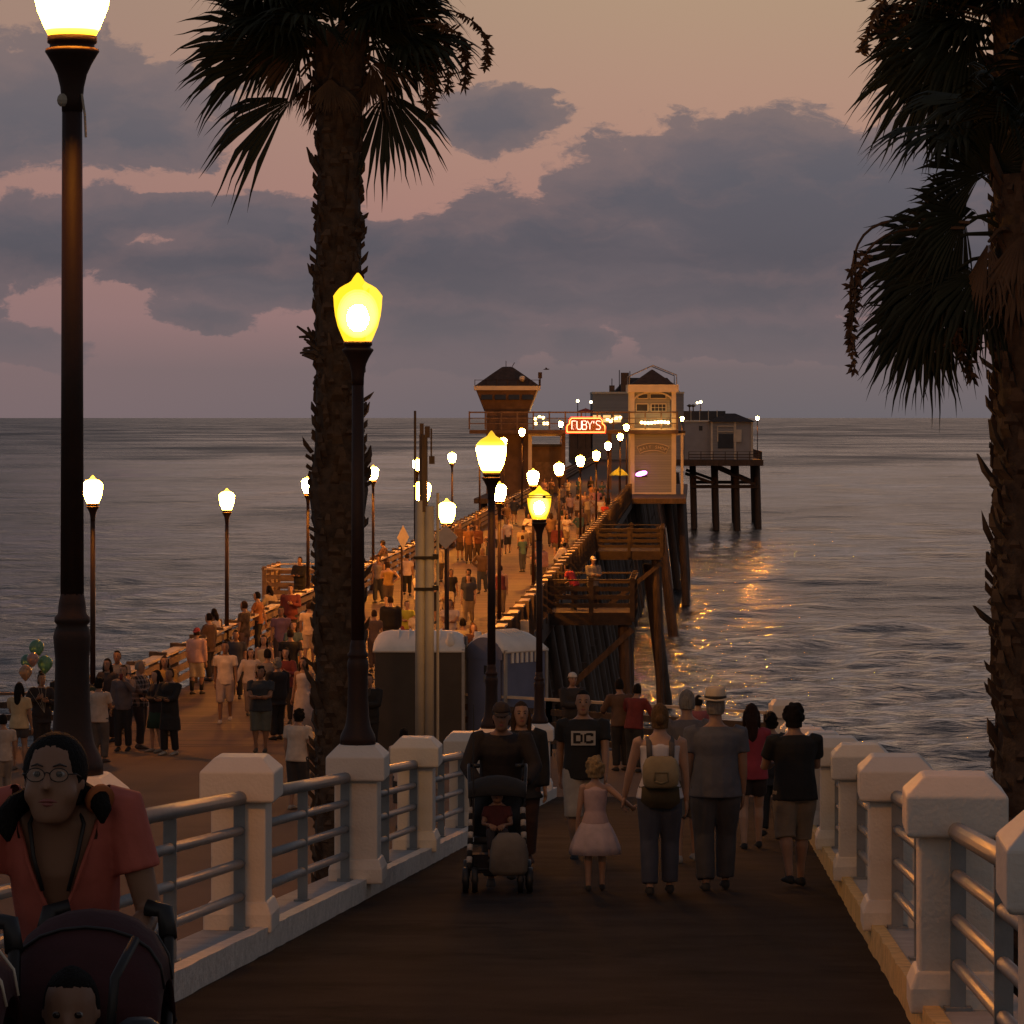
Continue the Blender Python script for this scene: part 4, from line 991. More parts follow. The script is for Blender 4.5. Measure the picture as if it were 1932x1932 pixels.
for (a, b, d, L, dr, m, sp_) in explicit:
    frond(pm, o, q(*a), q(*b), L, rs, m, d=d, droop=dr, spread=sp_, nseg=int(sp_*.36), nrm=(rs.uniform(-.3, .3), -1, rs.uniform(.1, .5)))
for k in range(26):
    az = k*2.399; elv_ = rs.uniform(.3, 1.3); dirv = Vector((math.cos(az)*math.cos(elv_), math.sin(az)*math.cos(elv_), math.sin(elv_)))
    s0 = crown+Vector((0, 0, rs.uniform(-.25, .45))); frond(pm, o, s0+dirv*.15, s0+dirv*rs.uniform(.6, .95), rs.uniform(.85, 1.1), rs, M_leaf, d=dirv+Vector((0, 0, -.25)), droop=.45, nseg=34)
for k in range(12):   # dead leaves hanging round the top of the trunk
    az = rs.uniform(0, 6.28); s0 = q(641, 120+rs.uniform(-30, 30))+Vector((math.cos(az)*.25, math.sin(az)*.25, 0)); h = s0+Vector((math.cos(az)*.22, math.sin(az)*.22, -.18))
    frond(pm, o, s0, h, rs.uniform(.3, .5), rs, M_dead, 'dead_frond', d=(math.cos(az)*.3, math.sin(az)*.3, -1), droop=.2, spread=50, nseg=14)
def stalk(parent, o, pts, rs, m, leaf=.12, n=26, t0=.45, name='flower_stalk'):
    pts = [Vector(p) for p in pts]; mb = MB(o)
    # smooth arc
    path = []
    for i in range(len(pts)-1):
        for t in (0, .33, .66): path.append(pts[i].lerp(pts[i+1], t))
    path.append(pts[-1])
    for _ in range(2): path = [path[0]]+[(path[i-1]+path[i]*2+path[i+1])/4 for i in range(1, len(path)-1)]+[path[-1]]
    mb.tube(path, [.014*(1-.7*i/len(path)) for i in range(len(path))], 5)
    for k in range(n):
        t = t0+(1-t0)*rs.random(); f = t*(len(path)-1); i = min(int(f), len(path)-2); p = path[i].lerp(path[i+1], f-i)
        d = Vector((rs.uniform(-1, 1), rs.uniform(-1, 1), rs.uniform(-1.3, .3))).normalized()*leaf*rs.uniform(.5, 1.2); w = d.cross(Vector((rs.uniform(-1, 1), 1, .2))).normalized()*.014
        mb.add([p-w*.5, p+w*.5, p+d*.5+w, p+d, p+d*.5-w], [(0, 1, 2, 3, 4)])
    mb.build(name, m, parent)
for pts, lf in (([(690, 60), (790, 22), (850, 15), (905, 45), (925, 90), (915, 130)], .12), ([(690, 60), (790, 30), (840, 40), (845, 90), (845, 170)], .16), ([(690, 70), (800, 40), (865, 55), (880, 100), (876, 165)], .18),
                ([(690, 80), (780, 80), (820, 95), (825, 150), (810, 215)], .17), ([(690, 90), (770, 95), (800, 120), (815, 160), (800, 200)], .15), ([(600, 90), (520, 60), (510, 100), (512, 165)], .14), ([(610, 80), (450, 40), (430, 90), (425, 140)], .1)):
    stalk(pm, o, [q(u, v, rs.uniform(-.2, .2)) for u, v in pts], rs, M_dead, lf*.7, 130)

# ---- two palms at the right edge
def side_palm(D, u0, vhub, zbase, label, fr, seed, r0, nrand, low):
    rs = random.Random(seed); q = lambda u, v, dd=0: P(u, v, D+dd)
    pm = thing('palm_tree', (X(u0, D), D, zbase), label, 'palm tree', 'palms at the right edge'); o = Vector(pm.location)
    mb = MB(o); trunk(mb, (X(u0+8, D), D, zbase), q(u0, vhub), r0, r0*.86, 900, rs, bulge=((.42, .012, .03), (.62, .02, .045)), bow=.02); mb.build('trunk', [M_bark, M_boot], pm)
    crown = q(u0, vhub)
    for (a, b, d, L, dr, m) in fr: frond(pm, o, q(*a), q(*b), L*1.05, rs, m, d=d, droop=dr, nseg=38, nrm=(rs.uniform(-.3, .3), -1, rs.uniform(.1, .5)))
    for k in range(nrand):
        az = k*2.399; elv_ = rs.uniform(low, 1.2); dirv = Vector((math.cos(az)*math.cos(elv_), math.sin(az)*math.cos(elv_), math.sin(elv_)))
        s0 = crown+Vector((0, 0, rs.uniform(-.3, .4))); frond(pm, o, s0+dirv*.15, s0+dirv*rs.uniform(.4, .65), rs.uniform(.6, .8), rs, M_leaf, d=dirv+Vector((0, 0, -.25)), droop=.45, nseg=32)
    for k in range(7):
        az = rs.uniform(0, 6.28); s0 = crown+Vector((math.cos(az)*.22, math.sin(az)*.22, -.2-rs.random()*.35)); h = s0+Vector((math.cos(az)*.18, math.sin(az)*.18, -.12))
        frond(pm, o, s0, h, rs.uniform(.4, .7), rs, M_dead, 'dead_frond', d=(math.cos(az)*.25, math.sin(az)*.25, -1), droop=.2, spread=45, nseg=14)
    return pm, o, q, rs
L_ = M_leaf
pmB, oB, qB, rsB = side_palm(27.5, 1946, 330, -10.0, 'nearer thick fan palm at right edge with drooping dark leaves at mid height',
    [((1900, 400), (1800, 440), (-1, -.1, .25), .62, .5, L_), ((1890, 440), (1770, 470), (-1, .1, -.2), .66, .45, L_), ((1890, 480), (1790, 520), (-.9, -.3, -.45), .68, .5, L_), ((1890, 520), (1760, 570), (-.8, -.1, -.75), .62, .45, L_),
     ((1895, 500), (1740, 600), (-.6, -.3, -.8), .52, .45, L_), ((1890, 380), (1850, 330), (-.55, -.3, .8), .55, .25, L_), ((1900, 360), (1880, 320), (-.2, -.4, 1), .5, .2, L_), ((1890, 470), (1850, 520), (-.4, -.7, -.6), .6, .5, L_),
     ((1890, 430), (1820, 410), (-.8, -.6, .1), .6, .4, L_)], 5, .30, 12, .1)
for pts in ([(1830, 420), (1680, 410), (1625, 440), (1605, 500), (1603, 620), (1612, 700)], [(1820, 430), (1690, 430), (1630, 470), (1612, 560), (1605, 640)], [(1860, 500), (1780, 600), (1775, 640), (1772, 690)], [(1870, 520), (1790, 590), (1812, 650), (1836, 715)],
            [(1880, 540), (1845, 580), (1842, 620), (1838, 660)], [(1880, 500), (1835, 560), (1828, 610), (1825, 645)]):
    stalk(pmB, oB, [qB(u, v, rsB.uniform(-.1, .1)) for u, v in pts], rsB, M_dead, .085, 110, .5)
pmA, oA, qA, rsA = side_palm(33.0, 1917, 20, -10.2, 'taller fan palm at top right corner, its crown cut by the picture edge',
    [((1880, 60), (1790, 80), (-1, -.1, -.1), .82, .45, L_), ((1880, 90), (1770, 120), (-1, .2, -.4), .8, .45, L_), ((1880, 110), (1810, 130), (-.7, -.4, -.7), .66, .4, L_), ((1880, 30), (1780, 20), (-1, .1, .3), .8, .4, L_),
     ((1890, 110), (1880, 135), (-.35, -.4, -.9), .62, .3, L_), ((1890, 60), (1830, 60), (-.8, -.6, -.2), .8, .4, L_), ((1905, 100), (1895, 130), (.05, -.5, -.9), .6, .3, L_)], 9, .24, 26, 0)
for pts in ([(1860, 20), (1700, -20), (1660, 0), (1640, 60), (1625, 100)], [(1850, 30), (1700, -10), (1672, 30), (1660, 110)], [(1850, 40), (1720, 0), (1705, 30), (1700, 90)]):
    stalk(pmA, oA, [qA(u, v, rsA.uniform(-.1, .1)) for u, v in pts], rsA, M_dead, .09, 110, .45)

# ================================================================== PEOPLE
SK = dict(light=(.42, .25, .17), mid=(.30, .17, .11), tan=(.24, .13, .08), dark=(.10, .055, .035))
def skin_mat(k): return mat('skin_'+k, SK[k], .5, .08, 10, .05, 60)
def cloth(c, name=None, check=None):
    nm = 'cloth_%02x%02x%02x' % tuple(int(max(0, min(1, x))*255) for x in c)
    return mat(nm, c, .85, .18, 7, .35, 14)
def hair_mat(c): return mat('hair_%02x%02x%02x' % tuple(int(x*255) for x in c), c, .75, .3, 20, .8, 60, spec=.15, vscale=(3, 3, .5))
M_eye = mat('eye_white', (.30, .28, .26), .25, .05); M_iris = mat('eye_dark', (.02, .012, .01), .15, .05); M_lip = mat('lips', (.25, .08, .07), .4, .05)
BLK, BRN, BLD, GRY = (.010, .008, .007), (.035, .02, .012), (.32, .22, .11), (.22, .2, .18)
pending = []     # (object, voxel, extra MB, materials): remeshed together at the end
def ell(c, rx, ry, n=14, M=None):
    pts = [Vector((rx*math.cos(2*math.pi*j/n), ry*math.sin(2*math.pi*j/n), 0)) for j in range(n)]
    return [Vector(c)+(M@p if M else p) for p in pts]
def submit(name, mb, m, parent, voxel, extra=None, smooth=2, cut=None):
    me = mb.mesh(name, m); o = bpy.data.objects.new(name, me); col.objects.link(o)
    if parent: o.parent = parent
    md = o.modifiers.new('r', 'REMESH'); md.mode = 'VOXEL'; md.voxel_size = voxel; md.use_smooth_shade = True
    sm = o.modifiers.new('s', 'SMOOTH'); sm.iterations = smooth; sm.factor = .5
    pending.append((o, extra, m, cut)); return o
def finish_people():
    dg = bpy.context.evaluated_depsgraph_get(); res = []
    for o, ex, m, ct in pending: res.append(bpy.data.meshes.new_from_object(o.evaluated_get(dg)))
    for (o, ex, m, ct), me in zip(pending, res):
        o.modifiers.clear(); old = o.data
        if ct:
            bm = bmesh.new(); bm.from_mesh(me); bmesh.ops.delete(bm, geom=[f for f in bm.faces if ct(f.calc_center_median())], context='FACES'); bm.to_mesh(me); bm.free()
        if ex and ex.v:
            e = ex.mesh('x', m, True); bm = bmesh.new(); bm.from_mesh(me); bm.from_mesh(e)
            bm.to_mesh(me); bm.free(); bpy.data.meshes.remove(e)
            me.polygons.foreach_set('use_smooth', [True]*len(me.polygons))
        mi = np.zeros(len(me.polygons), dtype=np.int32); me.polygons.foreach_get('material_index', mi); me.materials.clear()
        for x in (m if isinstance(m, (list, tuple)) else [m]): me.materials.append(x)
        if mi.any(): me.polygons.foreach_set('material_index', mi)
        me.name = old.name; o.data = me; bpy.data.meshes.remove(old)

ARM = {  # hand targets in body space for a 1.75 m figure, right side (x mirrored for left); elbow pole
    'down': ((.25, .06, .80), (.3, -1, 0)), 'swingf': ((.23, .22, .86), (.3, -1, -.2)), 'swingb': ((.24, -.16, .84), (.3, -1, .3)),
    'fold': ((-.03, .24, 1.12), (.9, -.1, -.6)), 'phone': ((.06, .30, 1.20), (.7, -.2, -.8)), 'phoneup': ((.10, .30, 1.45), (.7, 0, -.9)),
    'grip': ((.22, .42, 1.00), (.7, -.5, -.3)), 'hip': ((.19, .03, 1.02), (1, -.35, .1)), 'out': ((.42, .06, .76), (.4, -1, 0)), 'rail': ((.2, .42, 1.10), (.6, -.4, -.6)),
    'offer': ((.10, .36, 1.10), (.6, -.3, -.7)), 'up': ((.3, .1, 1.75), (1, -.2, 0))}
def hand(mb, w, f, side, s, pn, curl, n=6):
    """palm, four unequal jointed fingers and a thumb leaving the side of the palm; f: direction, pn: palm normal"""
    f = f.normalized(); pn = (pn-f*pn.dot(f)).normalized(); x = f.cross(pn).normalized()*side
    rings = []
    for t, hw, th in ((-.02, .026, .02), (.02, .034, .018), (.055, .042, .016), (.085, .041, .013)):
        c = w+f*(t*s)
        rings.append([c+x*(hw*s*math.cos(a))+pn*(th*s*math.sin(a)) for a in [2*math.pi*j/8 for j in range(8)]])
    mb.ring_loft(rings)
    for k, (off, L) in enumerate(((-.031, .068), (-.011, .078), (.010, .073), (.029, .056))):
        b = w+f*(.078*s)+x*(-off*s); d1 = (f+pn*curl*.5).normalized(); d2 = (f*.8+pn*curl*1.2).normalized(); d3 = (f*.5+pn*curl*1.8).normalized()
        p1 = b+d1*(L*.45*s); p2 = p1+d2*(L*.32*s); p3 = p2+d3*(L*.26*s)
        mb.tube([b-f*(.012*s), b, p1, p2, p3], [.0092*s, .0092*s, .0085*s, .0078*s, .0055*s], n)
    b = w+f*(.018*s)+x*(.026*s); d1 = (f*.65+x*.75+pn*.25).normalized(); d2 = (f*.95+x*.2+pn*.35*max(curl, .4)).normalized()
    p1 = b+d1*(.036*s); p2 = p1+d2*(.03*s); p3 = p2+d2*(.022*s)
    mb.tube([b-d1*(.012*s), b, p1, p2, p3], [.012*s, .0125*s, .0105*s, .0095*s, .0065*s], n)

def person(loc, H, yaw, label, top=('tee', (.5, .5, .5)), bottom=('shorts', (.2, .2, .2)), hair=('short', BLK), skin='mid', shoe=(.03, .03, .03), arms=('down', 'down'),
           stride=.0, lean=0, girth=1.0, lod=2, female=False, headk=1.0, tilt=0, group=None, extra_fn=None, curl=.35, hx=None, fw=1.0, vneck=False, shrug=0, hfwd=(0, 0)):
    """yaw 0 = seen from behind (walking to sea), 180 = facing the camera. arms: (left, right) of the person"""
    s = H/1.75; vox = {0: .0085, 1: .013, 2: .02, 3: .032}[lod]*max(s, .7)
    n_ = 14 if lod < 3 else 10
    seed = random.Random(label)
    sw = .172 if female else .190; hw = .165 if female else .155
    hipz = .92; lr = Matrix.Rotation(-R(lean), 3, 'X')
    def U(p):          # upper body transform (lean about the hips)
        p = Vector(p); q = Vector((p.x, p.y, p.z-hipz)); q = lr@q; q.z += hipz; return q*s
    def Lw(p): return Vector(p)*s
    body = MB(); ex = MB(); g = girth
    # torso
    tors = [(.84, .13*g, .095*g), (.90, (hw+.005)*g, .118*g), (.97, hw*g, .118*g), (1.08, (.128 if female else .142)*g, .10*g*(1.08 if g > 1.1 else 1)), (1.20, .145*g, .108*g), (1.30, (.150 if female else .168)*g, .118*g), (1.38, sw*.98*min(g, 1.15), .10*g), (1.43, sw*.80, .078), (1.47, .075, .066), (1.50, .055, .06)]
    if shrug: tors = [(z+(shrug*.9 if 1.35 < z < 1.46 else shrug*.3 if z > 1.46 else 0), a, b) for z, a, b in tors]
    yoff = lambda z: -.01 if z > 1.35 else 0.0
    body.ring_loft([[U(p) for p in ell((0, yoff(z), z), a, b, n_)] for z, a, b in tors])
    # legs
    legp = []
    for sd in (-1, 1):
        st = stride*sd; hip = Vector((sd*.085*max(1, g*.95), 0, .90)); an = Vector((sd*(.095), st, .085+(.05 if st < -.1 else 0)))
        kn = hip.lerp(an, .5)+Vector((sd*.005, .035+abs(st)*.15, 0)); legp.append((hip, kn, an, sd, st))
        lk = (g-1)*.6+1
        body.tube([Lw(hip+Vector((0, 0, .03))), Lw(hip.lerp(kn, .25)), Lw(hip.lerp(kn, .6)), Lw(kn), Lw(kn.lerp(an, .28)+Vector((0, -.012, 0))), Lw(kn.lerp(an, .65)), Lw(an), Lw(an+Vector((0, 0, -.03)))],
                  [.085*s*lk, .088*s*lk, .072*s*lk, .056*s*lk, .057*s*lk, .043*s, .035*s, .036*s], 12)
    # arms
    armp = []
    for i, sd in ((0, -1), (1, 1)):
        a = arms[i]; tgt, pole = ARM[a] if isinstance(a, str) else a
        T = Vector((tgt[0]*sd, tgt[1], tgt[2])); po_ = Vector((pole[0]*sd, pole[1], pole[2]))
        S = U((sd*(sw*min(g, 1.12)+.004), -.01, 1.405+shrug))/s
        d = T-S; L1, L2 = .30, .265; dl = min(d.length, (L1+L2)*.995); d.normalize(); T = S+d*dl
        ca = (L1*L1+dl*dl-L2*L2)/(2*L1*dl); ca = max(-1, min(1, ca)); pv = po_-d*po_.dot(d)
        pv = pv.normalized() if pv.length > 1e-4 else Vector((sd, 0, 0))
        E = S+d*(L1*ca)+pv*(L1*math.sqrt(1-ca*ca)); f = (T-E).normalized()
        ak = (g-1)*.5+1
        body.tube([S*s-Vector((sd*.03*s, 0, -.005*s)), S*s, S.lerp(E, .4)*s, E*s, E.lerp(T, .3)*s, T*s, (T+f*.02)*s], [.05*s*ak, .053*s*ak, .047*s*ak, .038*s*ak, .038*s*ak, .026*s, .025*s], 10)
        pn = Vector((-sd, .25, 0)) if T.z < .95 and isinstance(a, str) and a not in ('grip',) else Vector((-.25*sd, .1, -1)) if a in ('grip', 'rail') else Vector((-sd*.6, -.3, .6))
        cl = 1.1 if a in ('grip', 'rail', 'phone', 'phoneup', 'hold') or not isinstance(a, str) else curl
        hand(ex, (T+f*.01)*s, f, sd, s, pn, cl, 6 if lod < 2 else 5); armp.append((S, E, T, f, sd))
    # head
    hs = s*headk; hc = U((0, .012+hfwd[0], 1.50-hfwd[1]))+ (lr@Vector((0, .004, .132)))*hs
    rot = lr@Matrix.Rotation(R(tilt)+R(lean)*.85, 3, 'X')
    def Hd(p): return hc+rot@(Vector(p)*hs)
    body.tube([U((0, -.012, 1.43)), U((0, -.005, 1.50)), Hd((0, -.012, -.08))], [.062*s, .054*s*(1.1 if g > 1.1 else 1), .056*s], 12)
    hp = [(-.132, .028, .03, .05), (-.118, .045, .05, .036), (-.085, .060, .074, .018), (-.045, .069, .088, .008), (0, .074, .094, .002), (.035, .076, .098, -.003), (.07, .07, .09, -.007), (.098, .052, .07, -.01), (.116, .024, .034, -.01)]
    body.ring_loft([[Hd((p.x, p.y, z)) for p in ell((0, y, 0), a*fw, b, n_)] for z, a, b, y in hp])
    if fw > 1:
        for sd in (-1, 1): body.ball(Hd((sd*.040, .046, -.048)), (.036*hs, .036*hs, .040*hs), 12, 9)
        body.ball(Hd((0, .058, -.112)), (.034*hs, .030*hs, .024*hs), 12, 8)
    # face
    if lod < 3:
        body.tube([Hd((0, .088, .018)), Hd((0, .104, -.012)), Hd((0, .112, -.034)), Hd((0, .09, -.042))], [.008*hs, .011*hs, .0155*hs, .011*hs], 7)
        for sd in (-1, 1):
            body.ball(Hd((sd*.077, -.005, -.012)), (.010*hs, .02*hs, .031*hs), 8, 6)
            ex.cm = 1; ex.ball(Hd((sd*.031, .0805, .004)), (.0145*hs, .012*hs, .0095*hs), 8, 6)
            ex.cm = 2; ex.ball(Hd((sd*.031, .0905, .004)), (.0095*hs, .0045*hs, .0085*hs), 8, 6)
            ex.tube([Hd((sd*.014, .098, .024)), Hd((sd*.032, .0945, .031)), Hd((sd*.05, .083, .026))], [.002*hs, .0034*hs, .002*hs], 5)
        ex.cm = 3; ex.tube([Hd((-.026, .082, -.074)), Hd((-.008, .0925, -.070)), Hd((.008, .0925, -.070)), Hd((.026, .082, -.074))], [.003*hs, .006*hs, .006*hs, .003*hs], 6)
        ex.tube([Hd((-.022, .083, -.079)), Hd((0, .0915, -.081)), Hd((.022, .083, -.079))], [.003*hs, .0068*hs, .003*hs], 6); ex.cm = 0
    # feet (inside the shoes)
    root = submit('person', body, [skin_mat(skin), M_eye, M_iris, M_lip], None, vox, ex)
    tag(root, label, 'person', group); root.location = loc; root.rotation_euler = (0, 0, R(yaw))
    for hip, kn, an, sd, st in legp:
        z0 = an.z-.085; mb = MB()
        prof = [(-.075, .028, .05), (-.05, .038, .075), (0, .040, .10), (.05, .043, .075), (.11, .048, .055), (.16, .042, .04), (.185, .022, .028)]
        rings = []
        for y, w, h in prof:
            y2 = y; zz = z0+(.03*max(0, -y) if st < -.1 else 0)
            rings.append([Lw((an.x+w*math.cos(a), an.y+y2, zz+max(0, h*(.5+.5*math.sin(a))*1.0))) for a in [2*math.pi*j/10 for j in range(10)]])
        mb.ring_loft(rings); mb.build('shoe', cloth(shoe), root, True)
    # clothing
    tk, tcx = top; inf = .02 if tk in ('tee', 'tank', 'dress') else .03
    if tk == 'jacket': inf = .042
    if vneck: inf = .013
    def up_ring(z, a, b, ex_): return [U(p) for p in ell((0, yoff(z), z), a+ex_, b+ex_, n_)]
    mb = MB(); hem = {'tee': .83, 'tank': .88, 'long': .84, 'jacket': .74, 'dress': .90, 'coat': .55, 'crop': 1.0}.get(tk, .84)
    zz = [(z, a, b) for z, a, b in tors if z > hem+.02 and z < 1.44+shrug]
    rings = [up_ring(hem, (hw+.008)*g, .12*g, inf+.012)]+[up_ring(z, a, b, inf*(1.35 if z < 1.2 and tk in ('tee', 'long') else 1)) for z, a, b in zz]
    if tk in ('tank', 'dress'): rings = rings[:-1]+[up_ring(1.365, sw*.82, .095*g, inf*.8), up_ring(1.40, sw*.62, .085, .012), up_ring(1.425, sw*.5, .075, .004)]
    else: rings += [up_ring(1.455+shrug*.8, .085, .072, .012)]
    if tk == 'coat': rings = [up_ring(.5, .2*g, .15*g, inf), up_ring(.75, .18*g, .13*g, inf)]+rings[1:]
    mb.ring_loft(rings)
    for S, E, T, f, sd in armp:
        if tk in ('tank', 'dress'): continue
        ak = (g-1)*.5+1; k = inf*1.05
        if tk in ('tee', 'crop'):
            mb.tube([S*s-Vector((sd*.05*s, 0, 0)), S*s, S.lerp(E, .4)*s, S.lerp(E, .62)*s], [(.053*ak+k*.6)*s, (.055*ak+k*.6)*s, (.051*ak+k*.75)*s, (.053*ak+k*.85)*s], 10)
        else: mb.tube([S*s-Vector((sd*.05*s, 0, 0)), S*s, S.lerp(E, .5)*s, E*s, E.lerp(T, .5)*s, E.lerp(T, .93)*s], [(.055*ak+k*.6)*s, (.056*ak+k*.6)*s, (.048*ak+k*.7)*s, (.042*ak+k*.7)*s, (.038*ak+k*.6)*s, (.032+k*.5)*s], 10)
    tn = {'tee': 'shirt', 'tank': 'tank_top', 'long': 'long_sleeved_top', 'jacket': 'jacket', 'coat': 'coat', 'dress': 'dress', 'crop': 'shirt'}[tk]
    if tk == 'dress':
        sk_ = MB(); n2 = 40; zs = [(.93, 0), (.85, .3), (.72, .65), (.60, .9), (.5, 1.0)]
        sk_.ring_loft([[Lw(((hw+.02+w*.16)*(1+.06*w*math.sin(9*t))*math.cos(t), (.13+w*.15)*(1+.06*w*math.sin(9*t))*math.sin(t), z+.0)) for t in [2*math.pi*j/n2 for j in range(n2)]] for z, w in zs])
        sk_.build('skirt', bottom[1] if not isinstance(bottom[1], tuple) else cloth(bottom[1]), root, True)
    tm = tcx if not isinstance(tcx, tuple) else cloth(tcx)
    cut = None
    if vneck:
        li = lr.inverted()
        def cut(c):
            q = c/s; q = li@Vector((q.x, q.y, q.z-hipz)); z = q.z+hipz
            return (q.y > -.02 and z > 1.17 and abs(q.x) < .11*((z-1.17)/.28)**.85+.003) or (z > 1.40 and abs(q.x) < .11)
    submit(tn, mb, tm, root, vox*1.05, None, 3, cut)
    bk, bc = bottom; bm_ = bc if not isinstance(bc, tuple) else cloth(bc)
    if bk in ('shorts', 'trousers', 'capri', 'leggings'):
        mb = MB(); f_ = {'shorts': .62, 'capri': 1.35, 'trousers': 1.93, 'leggings': 1.93}[bk]; k = .010 if bk == 'leggings' else .022
        if bk == 'shorts': f_ = 1.08 if not female else .55
        mb.ring_loft([[Lw(p) for p in ell((0, 0, z), a+.013, b+.013, n_)] for z, a, b in [(.82, .14*g, .10*g)]+[t for t in tors if .85 < t[0] < 1.05]])
        for hip, kn, an, sd, st in legp:
            lk = (g-1)*.6+1; pts = [(hip+Vector((0, 0, .03)), .090), (hip.lerp(kn, .3), .090), (hip.lerp(kn, .62), .077), (kn, .060), (kn.lerp(an, .4), .058), (kn.lerp(an, .95), .05)]
            if bk == 'shorts' : pts = pts[:3]+[(hip.lerp(kn, min(1, f_)), .075)] if female else pts[:3]+[(kn, .07), (kn.lerp(an, .12), .072)]
            if bk == 'capri': pts = pts[:5]
            mb.tube([Lw(p) for p, r in pts], [(r*lk+k*(1 if bk != 'leggings' else .5))*s for p, r in pts], 12)
        submit({'shorts': 'shorts', 'capri': 'trousers', 'trousers': 'trousers', 'leggings': 'leggings'}[bk], mb, bm_, root, vox*1.05, None, 2)
    elif bk in ('skirt', 'longskirt'):
        z1 = .52 if bk == 'skirt' else .14; n2 = 30; mb = MB()
        mb.ring_loft([[Lw(((hw+.02+w*.07)*g*(1+.04*w*math.sin(8*t))*math.cos(t), (.125+w*.09)*g*(1+.04*w*math.sin(8*t))*math.sin(t), z)) for t in [2*math.pi*j/n2 for j in range(n2)]] for z, w in ((1.0, 0), (.92, .2), (.75, .6), (z1, 1))])
        mb.build('skirt', bm_, root, True)
    # hair
    hk, hcx = hair; hm = hair_mat(hcx)
    if hk != 'none':
        mb = MB()
        if hk in ('cap', 'hat', 'fedora', 'hood'): pass
        rings = []
        top_k = 1.0
        for i in range(10):
            t = i/9; z = .128-.235*t if hk not in ('short',) else .126-.20*t
            rr = math.sin(math.acos(max(-1, min(1, (z-.005)/.125)))) if z > .02 else 1.0
            ring_ = []
            for j in range(18):
                a = 2*math.pi*j/18; x, y = math.cos(a), math.sin(a)
                front = max(0, y)
                kx = .085*rr; ky = .106*rr
                yy_ = -.010
                if y > .12 and z < .065: kf = .55 if z < .045 else .8; kx *= kf if y > .5 else 1; ky *= kf
                if z < -.04: kx *= .93; ky *= .95
                ring_.append(Hd((kx*x, ky*y+yy_, z)))
            rings.append(ring_)
        mb.ring_loft(rings)
        if hk == 'long' or hk == 'ponytail' or hk == 'verylong':
            ln = {'long': .26, 'ponytail': .22, 'verylong': .42}[hk]; w = .075 if hk != 'ponytail' else .03
            st0 = Hd((0, -.075, -.02 if hk != 'ponytail' else .04)); pth = [st0, st0+lr@Vector((0, -.045, -.07))*hs, st0+lr@Vector((0, -.055, -ln*.6))*hs, st0+lr@Vector((.01, -.05, -ln))*hs]
            mb.tube(pth, [(w*hs, .05*hs), (w*1.05*hs, .045*hs), (w*.9*hs, .035*hs), (w*.35*hs, .012*hs)] if hk != 'ponytail' else [.03*hs, .034*hs, .03*hs, .008*hs], 12)
            if hk != 'ponytail':
                for sd in (-1, 1): mb.tube([Hd((sd*.075, -.01, .03)), Hd((sd*.087, .0, -.06)), Hd((sd*.085, -.005, -.14)), U((sd*.09, .06, 1.36))], [.022*hs, .027*hs, .028*hs, .010*hs], 8)
        if hk == 'bun': mb.ball(Hd((0, -.075, .125)), (.05*hs, .05*hs, .045*hs), 12, 8)
        if hk == 'lowbun': mb.ball(Hd((0, -.12, -.02)), (.048*hs, .042*hs, .045*hs), 12, 8)
        if hk == 'curly':
            for k in range(26):
                a = seed.uniform(0, 6.28); z = seed.uniform(-.06, .11); rr = math.sqrt(max(.05, 1-(z/.13)**2)); y = -math.sin(a)*.1*rr
                if y > .04 and z < .06: continue
                mb.ball(Hd((math.cos(a)*.085*rr, y-.005, z)), .028*hs, 8, 6)
        submit('hair', mb, hm, root, max(.008, vox*.7), None, 1)
    if hx:
        kind, hc_ = hx; hmat = cloth(hc_); mb = MB()
        if kind in ('cap', 'capback'):
            mb.ring_loft([[Hd((.088*k*math.cos(a), .108*k*math.sin(a)-.005, z)) for a in [2*math.pi*j/16 for j in range(16)]] for z, k in ((.035, 1), (.06, 1.0), (.095, .88), (.122, .6), (.135, .25))])
            b = 1 if kind == 'cap' else -1
            mb.ring_loft([[Hd((w*math.cos(a), b*(.06+y+.012*math.cos(a)*0), .042-.25*max(0, y)*1.0+.008*math.sin(a))) for a in [2*math.pi*j/10 for j in range(10)]] for y, w in ((0.0, .08), (.06, .078), (.10, .05), (.115, .02))])
            mb.build('cap', hmat, root, True)
        else:
            mb.ring_loft([[Hd((.15*k*math.cos(a), .165*k*math.sin(a)-.005, z+.012*abs(math.cos(a)))) for a in [2*math.pi*j/20 for j in range(20)]] for z, k in ((.048, .98), (.055, 1.0), (.062, .6))])
            mb.ring_loft([[Hd((.095*k*math.cos(a), .112*k*math.sin(a)-.005, z)) for a in [2*math.pi*j/20 for j in range(20)]] for z, k in ((.05, 1), (.1, .98), (.15, .9), (.165, .78), (.16, .3))])
            hat = mb.build('hat', hmat, root, True)
            mb = MB(); mb.ring_loft([[Hd((.099*math.cos(a), .116*math.sin(a)-.005, z)) for a in [2*math.pi*j/20 for j in range(20)]] for z in (.06, .09)]); q = mb.build('hat_band', cloth((.03, .025, .02)), root, True); q.parent = hat
    root['_j'] = 1; del root['_j']
    if extra_fn: extra_fn(root, dict(U=U, Hd=Hd, arms=armp, s=s, hs=hs, lr=lr))
    return root
def on_ramp(u, d): return (X(u, d), d, zramp(d)+.002)
def on_deck(u, d): return (X(u, d), d, zdeck(d)+.002)

